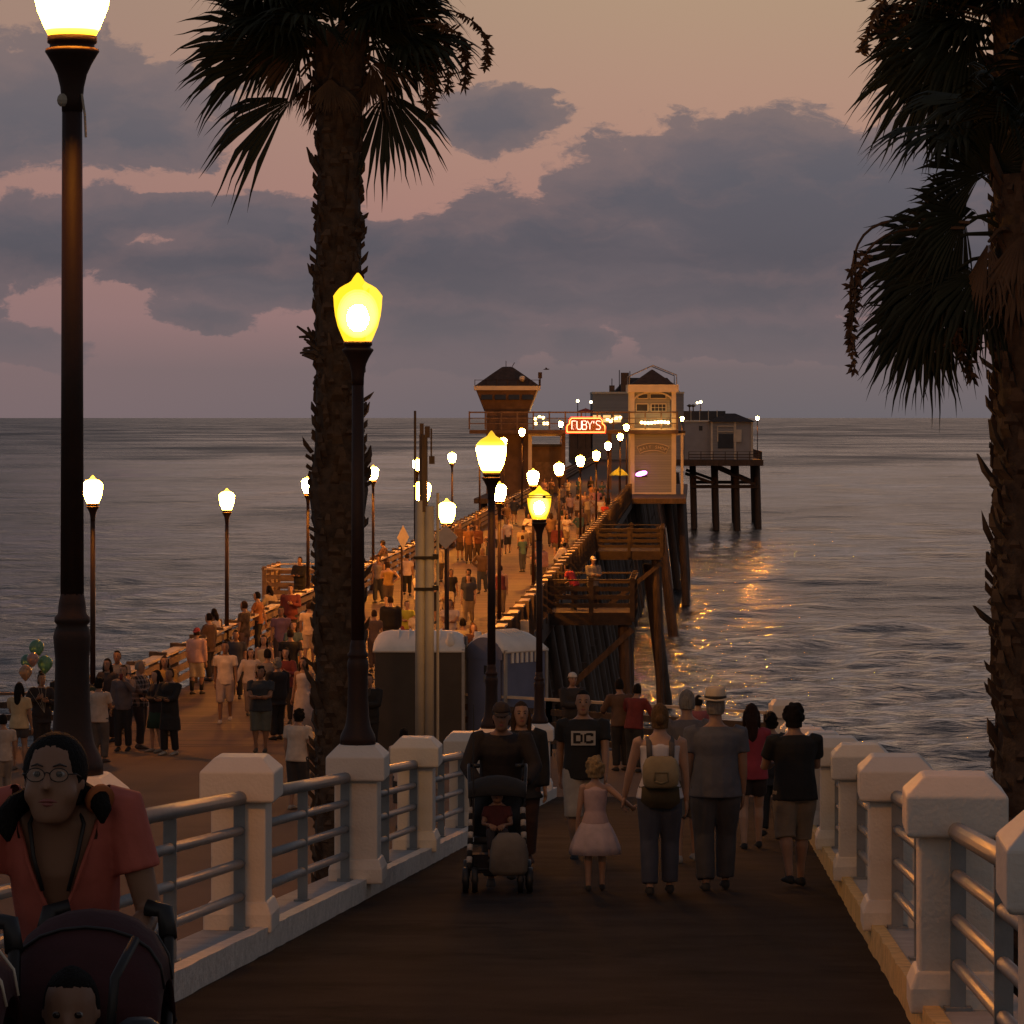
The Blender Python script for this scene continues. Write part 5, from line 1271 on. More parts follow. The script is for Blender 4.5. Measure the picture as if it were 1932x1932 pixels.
# ------------------------------------------------------------------ the people and what they carry
def wpt(root, p): return Matrix.Rotation(root.rotation_euler.z, 3, 'Z')@Vector(p)+Vector(root.location)
def held(name, root, mb, m, label, cat, smooth=False):
    """a carried thing of its own, modelled in the carrier's space"""
    Mr = Matrix.Rotation(root.rotation_euler.z, 3, 'Z'); mb.v = [Mr@Vector(v)+Vector(root.location) for v in mb.v]
    c = sum(mb.v, Vector())/len(mb.v); mb.v = [v-c for v in mb.v]
    return tag(mb.build(name, m, None, smooth, loc=c), label, cat)
def phone(label, side=1):
    def fn(root, J):
        S, E, T, f, sd = J['arms'][1 if side > 0 else 0]; s = J['s']; p = (T+f*.09)*s
        held('phone', root, MB().box(p+Vector((0, .03*s, .03*s)), (.07*s, .012*s, .14*s), M=Matrix.Rotation(R(-25), 3, 'X')), M_black, label, 'phone')
    return fn
def cup(label, c=(.6, .58, .55), side=1):
    def fn(root, J):
        S, E, T, f, sd = J['arms'][1 if side > 0 else 0]; s = J['s']; p = (T+f*.09)*s
        held('cup', root, MB().lathe([(.03, -.05), (.042, .07)], 10, p), cloth(c), label, 'cup', True)
    return fn

# --- on the ramp
def logo(root, J):
    U = J['U']; s = J['s']
    c = U((0, .178, 1.27)); w = .255*s; h = .165*s
    # patch that follows the chest
    def surf(x, z): return U((x/s, .172-.9*(x/s)**2, z))
    mb = MB(); n = 8; vs = []
    for j in (0, 1):
        for i in range(n+1): vs.append(surf(-w/2+w*i/n, 1.19+.15*j))
    mb.add(vs, [(i, i+1, n+2+i, n+1+i) for i in range(n)])
    p = mb.build('chest_print', cloth((.42, .40, .38)), root)
    # blocky D C letters with a small star gap
    mb = MB()
    def blk(x0, x1, z0, z1):
        a = [surf(x, z)+Vector((0, .004, 0)) for x, z in ((x0, z0), (x1, z0), (x1, z1), (x0, z1))]; mb.add(a, [(0, 1, 2, 3)])
    k = -1  # seen from the front the print reads from the person's right to left
    def L(x0, x1, z0, z1): blk(k*x0*s, k*x1*s, 1.19+z0, 1.19+z1)
    for x0, x1, z0, z1 in ((-.105, -.075, .02, .13), (-.075, -.03, .105, .13), (-.075, -.03, .02, .045), (-.03, -.008, .035, .115), (.075, .105, .095, .125), (.03, .09, .105, .13), (.03, .09, .02, .045), (.008, .03, .03, .12), (.075, .105, .025, .055)): L(x0, x1, z0, z1)
    q = mb.build('logo_letters', cloth((.012, .012, .013)), root); q.parent = p
person(on_ramp(1100, 39), 1.76, 180, 'man in black t-shirt with white DC print and pale shorts walking up towards the camera', ('tee', (.012, .012, .013)), ('shorts', (.36, .32, .28)), ('short', BLK), 'mid', (.02, .02, .02), ('swingf', 'swingb'), .14, 0, 1.18, 1, extra_fn=logo)
person(on_ramp(1350, 32.3), 1.72, 2, 'man in cream fedora and grey-blue shirt seen from behind', ('tee', (.10, .105, .13)), ('trousers', (.06, .06, .07)), ('short', GRY), 'mid', (.03, .03, .03), ('down', 'down'), .1, 0, 1.28, 1, hx=('fedora', (.55, .47, .36)))
person(on_ramp(1296, 38), 1.76, 4, 'grey-haired man in grey shirt, half hidden beyond the fedora man', ('tee', (.12, .11, .12)), ('shorts', (.1, .1, .1)), ('short', GRY), 'mid', (.25, .25, .25), ('down', 'swingb'), .1, 0, 1.1, 1)
def pack(root, J):
    U = J['U']; s = J['s']
    b = thing('backpack', wpt(root, U((0, -.2, 1.1))), 'tan fabric backpack on the back of the woman in white tank top', 'backpack', None, root.rotation_euler.z); base = U((0, -.2, 1.1))
    mb = MB(base); rings = []
    for z, w, d in ((1.0, .13, .07), (1.03, .16, .10), (1.12, .17, .115), (1.2, .165, .105), (1.26, .14, .08), (1.285, .1, .05)):
        rings.append([U((w*math.copysign(abs(math.cos(a))**.6, math.cos(a)), -.21+d*math.copysign(abs(math.sin(a))**.7, math.sin(a)), z)) for a in [2*math.pi*j/20 for j in range(20)]])
    mb.ring_loft(rings); mb.build('bag', cloth((.30, .23, .13)), b, True)
    MB(base).tube([U((-.06, -.32, 1.07)), U((0, -.33, 1.05)), U((.06, -.32, 1.07)), U((.06, -.325, 1.15)), U((-.06, -.325, 1.15)), U((-.06, -.32, 1.07))], .012*s, 6).build('pocket', cloth((.2, .16, .09)), b, True)
    for sd in (-1, 1):
        MB(base).tube([U((sd*.1, -.16, 1.25)), U((sd*.105, -.13, 1.38)), U((sd*.105, -.03, 1.445)), U((sd*.11, .09, 1.38)), U((sd*.13, .10, 1.2))], [(.026*s, .008*s)]*5, 8).build('shoulder_strap', cloth((.1, .085, .08)), b, True)
    # jumper tied round the waist
    mb = MB(); mb.ring_loft([[Vector((.195*math.cos(a), .15*math.sin(a)-.005, z+.01*math.sin(5*a)))*s for a in [2*math.pi*j/24 for j in range(24)]] for z in (.90, 1.0)])
    mb.ring_loft([[Vector((x, -.165-.01*math.sin(3*x*20), z))*s for x, z in ((-.17, 1.0), (.17, 1.0), (.18, .86), (.1, .80), (-.1, .81), (-.18, .87))], [Vector((x, -.13, z))*s for x, z in ((-.17, 1.0), (.17, 1.0), (.18, .86), (.1, .80), (-.1, .81), (-.18, .87))]])
    mb.build('tied_jumper', cloth((.065, .05, .025)), root, True)
person(on_ramp(1245, 31.6), 1.62, 0, 'blonde woman in white tank top with backpack and jeans seen from behind', ('tank', (.62, .58, .60)), ('trousers', (.055, .06, .085)), ('lowbun', (.13, .075, .035)), 'light', (.03, .025, .02), (((.34, .16, .80), (.4, -1, 0)), 'down'), .08, 0, 1.12, 1, True, extra_fn=pack)
person(on_ramp(1123, 32.2), 1.12, 0, 'little blonde girl in a pale pink dress holding the backpack woman\'s hand', ('dress', (.50, .36, .36)), ('none', (.52, .42, .44)), ('curly', BLD), 'light', (.03, .03, .03), ('down', ((.50, .10, 1.12), (.4, -1, -.3))), .07, 0, .95, 1, True, 1.28)
person(on_ramp(1500, 32.8), 1.62, 14, 'man in black t-shirt and khaki shorts looking down to a phone at the right railing', ('tee', (.010, .010, .011)), ('shorts', (.20, .16, .12)), ('curly', BLK), 'mid', (.02, .02, .02), ('phone', 'phone'), .12, 3, 1.22, 1, extra_fn=phone('dark phone held in front of the man in plain black t-shirt'))
person(on_ramp(1418, 41.5), 1.62, 0, 'long-haired girl in raspberry red hoodie and shorts seen from behind', ('long', (.30, .035, .055)), ('shorts', (.03, .02, .02)), ('verylong', (.03, .014, .010)), 'light', (.02, .02, .02), ('down', 'fold'), .1, 0, .95, 1, True)
person(on_ramp(1455, 44.5), 1.52, 350, 'dark-haired person in black jacket and trousers between red hoodie and black shirt', ('jacket', (.02, .02, .025)), ('trousers', (.015, .015, .018)), ('curly', BLK), 'mid', (.02, .02, .02), ('down', 'down'), .13, 0, 1.0, 1, True)
# stroller pushers
person(on_ramp(946, 33.2), 1.66, 180, 'person in dark clothes and cap bending over the handle of the striped stroller', ('jacket', (.018, .013, .013)), ('trousers', (.015, .013, .014)), ('short', BLK), 'tan', (.02, .02, .02), ('grip', 'grip'), .15, 14, 1.15, 1, hx=('cap', (.03, .02, .018)))
person(on_ramp(983, 36.5), 1.64, 186, 'person in black jacket and dark trousers walking close behind the stroller pusher', ('jacket', (.010, .010, .011)), ('trousers', (.05, .025, .022)), ('long', (.05, .03, .02)), 'mid', (.05, .025, .02), ('down', 'down'), .13, 0, 1.12, 1, True)
# people at the far railing of the landing
person(on_deck(1080, 71.2), 1.70, 195, 'person in pale cap and dark jacket by the far railing right of the toilets', ('jacket', (.03, .025, .025)), ('trousers', (.02, .02, .02)), ('short', BRN), 'mid', (.02, .02, .02), ('down', 'fold'), 0, 0, 1.05, 2, hx=('capback', (.55, .52, .48)))
person(on_deck(1172, 69.3), 1.72, 20, 'person in brown jacket at the far railing with back to camera', ('long', (.10, .055, .035)), ('trousers', (.02, .018, .018)), ('short', BLK), 'mid', (.02, .02, .02), ('rail', 'rail'), 0, 8, 1.05, 2)
person(on_deck(1196, 69.0), 1.66, 330, 'person in dark red sleeves leaning on the far railing', ('long', (.14, .02, .02)), ('trousers', (.02, .02, .02)), ('short', BLK), 'mid', (.02, .02, .02), ('rail', 'rail'), 0, 12, 1.0, 2)
person(on_deck(1318, 66.5), 1.62, 10, 'person with dark hair between fedora man and grey-haired man, mostly hidden', ('tee', (.25, .08, .10)), ('shorts', (.03, .03, .03)), ('short', BLK), 'mid', (.02, .02, .02), ('rail', 'down'), .05, 0, 1, 2, True)

# --- on the plaza, left
G1 = 'crowd on the plaza at left'
person(on_deck(6, 63.5), 1.52, 20, 'person in pale grey shirt cut by the left picture edge', ('tee', (.38, .33, .30)), ('trousers', (.2, .17, .15)), ('short', BLK), 'mid', (.3, .3, .3), ('down', 'down'), .06, 0, 1, 2, group=G1)
person(on_deck(36, 69.5), 1.64, 350, 'woman with long black hair and pale yellow shirt seen from behind', ('tee', (.48, .37, .22)), ('shorts', (.05, .045, .05)), ('verylong', BLK), 'mid', (.1, .1, .1), ('fold', 'down'), .05, 0, 1.05, 2, True, group=G1)
person(on_deck(78, 71.5), 1.68, 200, 'woman in dark jacket with hair in a bun under the balloons', ('jacket', (.02, .015, .018)), ('trousers', (.02, .015, .015)), ('bun', BLK), 'mid', (.02, .02, .02), ('phone', ((.12, .15, 1.25), (.7, -.2, -.8))), .05, 0, 1, 2, True, group=G1)
person(on_deck(187, 71.0), 1.63, 330, 'person in loose white t-shirt with folded arms beside the tall post', ('tee', (.46, .37, .31)), ('trousers', (.09, .075, .07)), ('curly', BLK), 'mid', (.05, .04, .04), ('fold', 'fold'), .05, 0, 1.2, 2, group=G1)
person(on_deck(203, 75.5), 1.70, 160, 'woman with very long dark hair behind the person in loose white t-shirt', ('long', (.05, .035, .035)), ('trousers', (.03, .02, .02)), ('verylong', BLK), 'mid', (.02, .02, .02), ('down', 'phone'), .05, 0, .95, 2, True, group=G1)
person(on_deck(233, 73.5), 1.70, 170, 'young man in grey shirt and dark jeans lifting a drink to his mouth', ('long', (.12, .10, .11)), ('trousers', (.02, .02, .025)), ('short', BLK), 'mid', (.03, .03, .03), ('phoneup', 'down'), .05, 0, .95, 2, group=G1, extra_fn=cup('small dark red cup at the mouth of the young man in grey', (.12, .02, .02), -1))
M_check = mat('checked_shirt', (.09, .06, .05), .85)
def make_check():
    m = M_check; n, l = m.node_tree.nodes, m.node_tree.links; b = n['Principled BSDF']
    t = n.new('ShaderNodeTexCoord'); s = n.new('ShaderNodeSeparateXYZ'); l.new(t.outputs['Object'], s.inputs[0]); outs = []
    for a in (0, 2):
        w = n.new('ShaderNodeMath'); w.operation = 'MULTIPLY'; l.new(s.outputs[a], w.inputs[0]); w.inputs[1].default_value = 11
        f = n.new('ShaderNodeMath'); f.operation = 'FRACT'; l.new(w.outputs[0], f.inputs[0]); g = n.new('ShaderNodeMath'); g.operation = 'LESS_THAN'; l.new(f.outputs[0], g.inputs[0]); g.inputs[1].default_value = .35; outs.append(g.outputs[0])
    mx = n.new('ShaderNodeMath'); mx.operation = 'ADD'; l.new(outs[0], mx.inputs[0]); l.new(outs[1], mx.inputs[1])
    cr = n.new('ShaderNodeValToRGB'); dv = n.new('ShaderNodeMath'); dv.operation = 'MULTIPLY'; dv.inputs[1].default_value = .5; l.new(mx.outputs[0], dv.inputs[0]); l.new(dv.outputs[0], cr.inputs[0])
    cr.color_ramp.elements[0].color = (.02, .015, .015, 1); cr.color_ramp.elements[1].color = (.28, .2, .17, 1); l.new(cr.outputs[0], b.inputs['Base Color'])
make_check()
def food(root, J):
    S, E, T, f, sd = J['arms'][1]; s = J['s']; p = (T+f*.1)*s
    held('paper_tray', root, MB().box(p+Vector((.02, .05, .02)), (.26, .14, .05), top=(1.15, 1.15)), cloth((.6, .56, .5)), 'white paper food tray held by the man in checked shirt', 'food tray')
person(on_deck(263, 74.0), 1.76, 250, 'man in checked long-sleeved shirt holding a white paper tray', ('long', M_check), ('trousers', (.03, .022, .02)), ('short', GRY), 'mid', (.08, .06, .05), ('fold', 'offer'), .06, 0, 1.15, 2, group=G1, extra_fn=food)
person(on_deck(296, 73.2), 1.62, 120, 'woman in dark top and dark green skirt next to checked shirt', ('long', (.025, .018, .02)), ('skirt', (.02, .05, .03)), ('long', BLK), 'light', (.3, .25, .2), ('fold', 'fold'), .06, 0, .98, 2, True, group=G1)
person(on_deck(321, 72.6), 1.70, 150, 'person in long black coat and black trousers at the right of the group', ('coat', (.010, .008, .009)), ('trousers', (.010, .009, .010)), ('short', BRN), 'tan', (.3, .28, .25), ('fold', 'fold'), .06, 0, 1.05, 2, group=G1)
person(on_deck(371, 88.5), 1.58, 340, 'person in pink shirt, cream shorts and red cap walking away by the railing', ('long', (.52, .33, .30)), ('shorts', (.50, .42, .30)), ('short', BRN), 'mid', (.02, .02, .02), ('down', 'down'), .1, 0, 1.12, 2, hx=('capback', (.3, .05, .06)), extra_fn=lambda root, J: [MB().tube([(sd*.095*J['s'], y*J['s'], .1*J['s']), (sd*.092*J['s'], y*J['s']+.02, .36*J['s'])], [.05*J['s'], .066*J['s']], 10).build('long_sock', cloth((.012, .012, .012)), root, True) for sd, y in ((-1, -.1), (1, .1))])
person(on_deck(425, 80.2), 1.76, 178, 'man in white v-neck t-shirt and light shorts walking towards the camera', ('tee', (.62, .50, .42)), ('shorts', (.34, .27, .25)), ('short', BLK), 'tan', (.35, .32, .3), ('down', 'swingb'), .13, 0, 1.0, 2)
person(on_deck(409, 97), 1.62, 40, 'woman in white tank top with long dark hair leaning at the left pier railing', ('tank', (.55, .48, .44)), ('shorts', (.02, .02, .02)), ('long', BLK), 'dark', (.02, .02, .02), ('rail', 'rail'), 0, 10, 1, 2, True)
person(on_deck(461, 97.5), 1.78, 60, 'man in open camouflage shirt standing at the left pier railing', ('tee', mat('camouflage_cloth', (.09, .06, .04), .85, .8, 7)), ('trousers', (.16, .10, .08)), ('short', BRN), 'mid', (.03, .03, .03), ('down', 'rail'), .05, 0, 1, 2)
def spark(root, J):
    S, E, T, f, sd = J['arms'][0]; s = J['s']; p = (T+f*.1)*s
    held('light_toy', root, MB().ball(p, .03, 8, 6), emis('toy_light', (1, .95, .8), 6), 'tiny glowing light in the hand of the woman in white blouse', 'toy', True)
person(on_deck(473, 82.3), 1.48, 190, 'woman in white long-sleeved blouse carrying a tiny light', ('long', (.58, .46, .38)), ('trousers', (.2, .15, .13)), ('long', BRN), 'light', (.03, .03, .03), ('down', 'out'), .1, 0, 1.05, 2, True)
person(on_deck(498, 85), 1.62, 170, 'woman with long dark hair and cream top behind the white blouse', ('tank', (.52, .40, .24)), ('trousers', (.05, .03, .03)), ('long', BLK), 'light', (.03, .03, .03), ('down', 'down'), .1, 0, 1, 2, True)
person(on_deck(530, 95.5), 1.74, 184, 'man in violet t-shirt and dark trousers walking down the pier', ('tee', (.14, .085, .15)), ('trousers', (.03, .022, .03)), ('short', BLK), 'tan', (.03, .03, .03), ('down', 'down'), .12, 0, 1.02, 2)
person(on_deck(492, 73.2), 1.70, 176, 'burly man in dark blue shirt and grey-green shorts with hands together', ('tee', (.028, .035, .045)), ('shorts', (.09, .10, .085)), ('curly', BLK), 'tan', (.03, .03, .03), ('fold', 'fold'), .02, 0, 1.32, 2)
person(on_deck(523, 76), 1.68, 40, 'grey-haired person in black jacket behind the burly man', ('jacket', (.012, .010, .012)), ('trousers', (.015, .012, .012)), ('curly', GRY), 'mid', (.02, .02, .02), ('down', 'down'), .02, 0, 1.2, 2)
person(on_deck(553, 90.5), 1.64, 195, 'woman in teal top and orange shorts with long dark hair', ('tee', (.06, .10, .13)), ('shorts', (.42, .20, .05)), ('long', BRN), 'light', (.04, .03, .03), ('fold', 'down'), .1, 0, 1, 2, True)
person(on_deck(573, 76.5), 1.66, 160, 'woman in long white dress beside the palm trunk', ('tank', (.52, .45, .44)), ('longskirt', (.52, .46, .46)), ('verylong', BRN), 'mid', (.05, .05, .05), ('down', 'down'), .03, 0, 1, 2, True)
person(on_deck(583, 99), 1.68, 355, 'person in white shirt with a dark cross strap beside the palm', ('tee', (.62, .46, .32)), ('shorts', (.55, .42, .3)), ('short', BRN), 'mid', (.05, .05, .05), ('down', 'fold'), .1, 0, 1, 2)
person(on_deck(561, 62.5), 1.70, 330, 'man in cream t-shirt standing in front of the palm trunk with back to camera', ('tee', (.56, .47, .38)), ('shorts', (.04, .035, .035)), ('curly', BLK), 'mid', (.3, .28, .25), ('down', 'down'), .05, 4, 1.2, 2)
person(on_deck(697, 71.5), 1.66, 170, 'person in black jacket standing behind the near lamp post on the palm side', ('jacket', (.010, .009, .009)), ('trousers', (.012, .01, .01)), ('short', BLK), 'mid', (.02, .02, .02), ('fold', 'down'), .03, 0, 1.05, 2)
person(on_deck(762, 59.5), 1.62, 5, 'person in white t-shirt seen from behind left of the pale utility pole base', ('tee', (.5, .42, .36)), ('shorts', (.04, .04, .04)), ('short', BLK), 'mid', (.05, .05, .05), ('fold', 'down'), .03, 0, 1.05, 2)
# --- on the pier
person(on_deck(566, 128), 1.80, 150, 'tall dark figure by the left fishing platform, beside the palm', ('jacket', (.012, .01, .01)), ('trousers', (.012, .01, .01)), ('short', BLK), 'mid', (.02, .02, .02), ('fold', 'fold'), .05, 0, 1.2, 3)
person(on_deck(727, 147), 1.74, 70, 'person with a peaked cap looking over the left pier railing at the sea', ('long', (.10, .06, .06)), ('trousers', (.03, .02, .02)), ('short', BRN), 'mid', (.02, .02, .02), ('rail', 'rail'), .03, 8, 1, 3, hx=('cap', (.04, .03, .03)))
person(on_deck(768, 137.5), 1.56, 355, 'person in white t-shirt and black trousers walking away left of the utility pole', ('tee', (.52, .40, .36)), ('trousers', (.015, .012, .012)), ('short', BRN), 'mid', (.02, .02, .02), ('down', 'down'), .13, 0, 1.1, 3)
person(on_deck(737, 101.5), 1.72, 10, 'broad person in black jacket above the left toilet', ('jacket', (.012, .009, .009)), ('trousers', (.012, .01, .01)), ('short', BRN), 'light', (.02, .02, .02), ('down', 'down'), .05, 0, 1.4, 3)
person(on_deck(706, 96.5), 1.60, 20, 'slim person in grey top right next to the near lamp post above the toilet', ('tee', (.10, .07, .07)), ('trousers', (.05, .035, .035)), ('short', BRN), 'mid', (.02, .02, .02), ('down', 'down'), .05, 0, .95, 3)
person(on_deck(768, 103), 1.52, 190, 'child in lime yellow shirt above the left toilet', ('tee', (.42, .42, .05)), ('shorts', (.25, .05, .05)), ('short', BRN), 'light', (.02, .02, .02), ('fold', 'fold'), .05, 0, 1, 3)
person(on_deck(790, 97), 1.64, 180, 'person in cream shirt half covered by the pale utility pole', ('tee', (.6, .5, .36)), ('shorts', (.2, .05, .05)), ('short', BRN), 'mid', (.02, .02, .02), ('down', 'down'), .05, 0, 1.3, 3)
person(on_deck(849, 100.5), 1.68, 178, 'person in white shirt and maroon shorts right behind the diamond sign post', ('tee', (.55, .46, .42)), ('shorts', (.15, .03, .03)), ('short', BRN), 'mid', (.02, .02, .02), ('fold', 'fold'), .05, 0, 1.1, 3)
person(on_deck(873, 91), 1.68, 10, 'black-haired person in cream top looking over the blue toilet roof', ('tee', (.4, .33, .2)), ('shorts', (.03, .03, .03)), ('short', BLK), 'tan', (.02, .02, .02), ('down', 'down'), .03, 0, 1, 3)
person(on_deck(893, 90), 1.62, 185, 'woman with loose light brown hair facing the camera over the blue toilet roof', ('long', (.05, .02, .02)), ('trousers', (.03, .03, .03)), ('long', (.14, .06, .02)), 'light', (.02, .02, .02), ('down', 'down'), .03, 0, 1, 3, True)
GC = 'walkers far along the pier'
far = [(958, 180, 1.70, 176, 'walker in white t-shirt and dark shorts in the middle of the pier', 'tee', (.6, .5, .45), 'shorts', (.03, .03, .03)),
       (987, 167, 1.74, 4, 'walker in cream t-shirt and dark shorts beside the banded lamp', 'tee', (.42, .32, .18), 'shorts', (.04, .03, .03)),
       (868, 172, 1.74, 180, 'walker in brown shirt, leftmost of the dark trio on the pier', 'tee', (.12, .06, .03), 'shorts', (.05, .03, .02)),
       (884, 168, 1.76, 184, 'walker in rust shirt, middle of the dark trio on the pier', 'tee', (.16, .07, .03), 'trousers', (.05, .03, .02)),
       (900, 170, 1.70, 176, 'walker in dark red shirt, rightmost of the dark trio on the pier', 'long', (.12, .04, .02), 'trousers', (.05, .03, .02)),
       (1076, 232, 1.72, 180, 'walker in pale pink shirt before the second right pier lamp', 'tee', (.5, .34, .3), 'shorts', (.1, .07, .06)),
       (1090, 226, 1.70, 0, 'walker in light grey shirt in the far crowd', 'tee', (.34, .28, .26), 'shorts', (.08, .05, .04)),
       (1104, 236, 1.74, 180, 'walker in peach shirt in the far crowd', 'long', (.45, .28, .2), 'trousers', (.06, .05, .05)),
       (1116, 228, 1.66, 180, 'walker in cream dress in the far crowd', 'tee', (.5, .4, .3), 'skirt', (.45, .36, .3)),
       (1134, 222, 1.74, 350, 'walker in bright white t-shirt by the right railing', 'tee', (.62, .55, .48), 'shorts', (.05, .04, .04)),
       (1141, 215, 1.62, 170, 'walker in red top by the right railing', 'tee', (.35, .03, .02), 'shorts', (.05, .03, .03)),
       (1062, 205, 1.72, 182, 'walker in dark green shirt by the first right pier lamps', 'tee', (.04, .06, .03), 'trousers', (.04, .03, .03)),
       (1098, 200, 1.68, 178, 'walker in brown striped top near the right railing', 'long', (.14, .08, .05), 'trousers', (.05, .03, .03)),
       (1040, 190, 1.72, 0, 'walker in tan jacket in the pier centre', 'jacket', (.2, .12, .06), 'trousers', (.05, .03, .02)),
       (1118, 260, 1.72, 180, 'walker in orange shirt near the gate of the bridge', 'tee', (.4, .18, .06), 'shorts', (.06, .04, .03)),
       (1146, 255, 1.7, 180, 'walker in blue shirt near the gate of the bridge', 'tee', (.1, .12, .2), 'trousers', (.03, .03, .03)),
       (1128, 246, 1.68, 0, 'walker in violet top near the gate of the bridge', 'long', (.2, .1, .2), 'trousers', (.03, .03, .03)),
       (930, 195, 1.74, 178, 'walker in ochre shirt left of the low globe lamp', 'tee', (.25, .14, .05), 'shorts', (.06, .04, .03)),
       (1010, 215, 1.72, 184, 'walker in olive shirt behind the banded lamp', 'tee', (.12, .1, .04), 'shorts', (.05, .04, .03))]
for i, (u, d, h, yaw, lb_, tk, tc_, bk, bc) in enumerate(far):
    person(on_deck(u, d), h, yaw, lb_, (tk, tc_), (bk, bc), (rnd.choice(['short', 'short', 'long', 'curly']), rnd.choice([BLK, BRN, BRN])), 'mid', (.03, .03, .03), ('down', rnd.choice(['down', 'fold', 'swingf'])), rnd.choice([.08, .12, .15]), 0, rnd.uniform(.95, 1.2), 3, bk == 'skirt', group=GC)
cn = dict(cream=(.45, .36, .22), white=(.58, .5, .44), navy=(.03, .035, .06), maroon=(.14, .03, .03), grey=(.2, .17, .16), black=(.012, .011, .011), brown=(.12, .07, .04), teal=(.05, .1, .11), mustard=(.34, .2, .05), rose=(.4, .22, .2))
tn_ = dict(tee='t-shirt', long='long-sleeved top', jacket='jacket', tank='tank top')
rows_ = [('just past the toilets', 108, 120), ('by the nearer right platform', 122, 140), ('between the two right platforms', 142, 180), ('by the farther right platform', 182, 200), ('beyond both right platforms', 203, 235), ('close to the walkway bridge', 240, 283)]
used_, n_r = set(), [4, 6, 7, 7, 9, 9]
for (ph, da, db), cnt in zip(rows_, n_r):
    for k in range(cnt):
        while True:
            cnm, tk, side_ = rnd.choice(list(cn)), rnd.choice(list(tn_)), rnd.choice(['left', 'middle', 'right'])
            if (ph, cnm, tk) not in used_: break
        used_.add((ph, cnm, tk)); d = rnd.uniform(da, db)
        x0 = {'left': rnd.uniform(PL+.7, PL+2.4), 'middle': rnd.uniform(-10, -7.6), 'right': rnd.uniform(PR-2.4, PR-.6)}[side_]
        away = rnd.random() < .5
        person((xp(x0, d), d, zdeck(d)+.002), rnd.uniform(1.52, 1.84), (0 if away else 180)+rnd.uniform(-35, 35), 'person in %s %s, %s of pier, %s' % (cnm, tn_[tk], side_, ph), (tk, cn[cnm]), (rnd.choice(['shorts', 'trousers', 'trousers']), rnd.choice([(.03, .03, .035), (.08, .06, .05), (.2, .15, .1), (.04, .045, .07)])),
               (rnd.choice(['short', 'short', 'long', 'curly', 'ponytail']), rnd.choice([BLK, BRN, BRN, BLD])), rnd.choice(['light', 'mid', 'tan']), (.03, .03, .03), (rnd.choice(['down', 'swingf', 'fold', 'phone']), rnd.choice(['down', 'swingb', 'hip', 'phone'])), rnd.uniform(.05, .18), rnd.uniform(0, 4), rnd.uniform(.92, 1.25), 3, rnd.random() < .45, group=GC)
person((xp(PR-.45, 150), 150, zdeck(150)), 1.66, 300, 'person in white shirt bending over the right pier railing', ('tee', (.6, .5, .38)), ('shorts', (.1, .07, .05)), ('short', BLK), 'mid', (.02, .02, .02), ('rail', 'rail'), .05, 32, 1.2, 3)
person((xp(PR-1.1, 147), 147, zdeck(147)), 1.62, 330, 'person in black leaning beside the white-shirted angler', ('long', (.012, .01, .01)), ('trousers', (.012, .01, .01)), ('short', BLK), 'tan', (.02, .02, .02), ('rail', 'rail'), .05, 14, 1.1, 3)
person((xp(PR-.5, 156), 156, zdeck(156)), 1.6, 200, 'person in dark top with lit face at the right pier railing', ('long', (.02, .015, .015)), ('trousers', (.012, .01, .01)), ('short', BLK), 'light', (.02, .02, .02), ('rail', 'rail'), .05, 10, 1.1, 3)
person((xp(-4.2, 127.6), 127.6, zdeck(127)), 1.64, 60, 'person in red shirt bending on the nearer fishing platform', ('tee', (.35, .03, .04)), ('trousers', (.03, .02, .02)), ('short', BLK), 'mid', (.02, .02, .02), ('rail', 'grip'), .05, 28, 1.15, 3)
person((xp(-3.6, 128.6), 128.6, zdeck(128)), 1.78, 200, 'person in pale cap and grey hoodie on the nearer fishing platform', ('jacket', (.16, .15, .15)), ('trousers', (.03, .02, .02)), ('short', BRN), 'mid', (.02, .02, .02), ('fold', 'fold'), .05, 0, 1.2, 3, hx=('cap', (.5, .48, .45)))

extra_ = [(505, 78, 1.74, 20, 'man in grey t-shirt with back to camera, behind the burly man', 'tee', (.2, .17, .16), 'trousers', 'short'), (540, 80, 1.64, 170, 'woman in dark red top left of the palm, behind the burly man', 'long', (.16, .03, .03), 'trousers', 'long'),
          (548, 86, 1.7, 10, 'man in black t-shirt walking away close left of the palm', 'tee', (.015, .013, .013), 'shorts', 'short'), (445, 87, 1.62, 185, 'woman in navy top just behind the white v-neck man', 'tee', (.03, .035, .06), 'trousers', 'ponytail'),
          (395, 93, 1.7, 60, 'man in brown jacket at the left railing beyond the pink shirt', 'jacket', (.1, .06, .04), 'trousers', 'short'), (487, 104, 1.72, 75, 'man in rust t-shirt at the left railing beyond the camouflage shirt', 'tee', (.25, .1, .04), 'trousers', 'short'),
          (510, 110, 1.62, 50, 'woman in cream jacket at the left railing beyond the rust shirt', 'jacket', (.4, .32, .22), 'trousers', 'long'), (548, 108, 1.74, 180, 'man in maroon jacket walking down along the left railing', 'jacket', (.14, .03, .03), 'trousers', 'short'),
          (120, 73, 1.7, 20, 'person in black hoodie right behind the tall near lamp post', 'jacket', (.015, .013, .014), 'trousers', 'short'), (222, 77.5, 1.74, 175, 'man in faded blue shirt at the back of the plaza group', 'tee', (.1, .11, .16), 'trousers', 'short'),
          (310, 77, 1.66, 190, 'woman in mustard top at the back of the plaza group', 'long', (.3, .18, .05), 'trousers', 'long'), (160, 72.5, 1.62, 340, 'woman in dark green jacket between tall lamp post and white t-shirt', 'jacket', (.03, .045, .03), 'trousers', 'ponytail')]
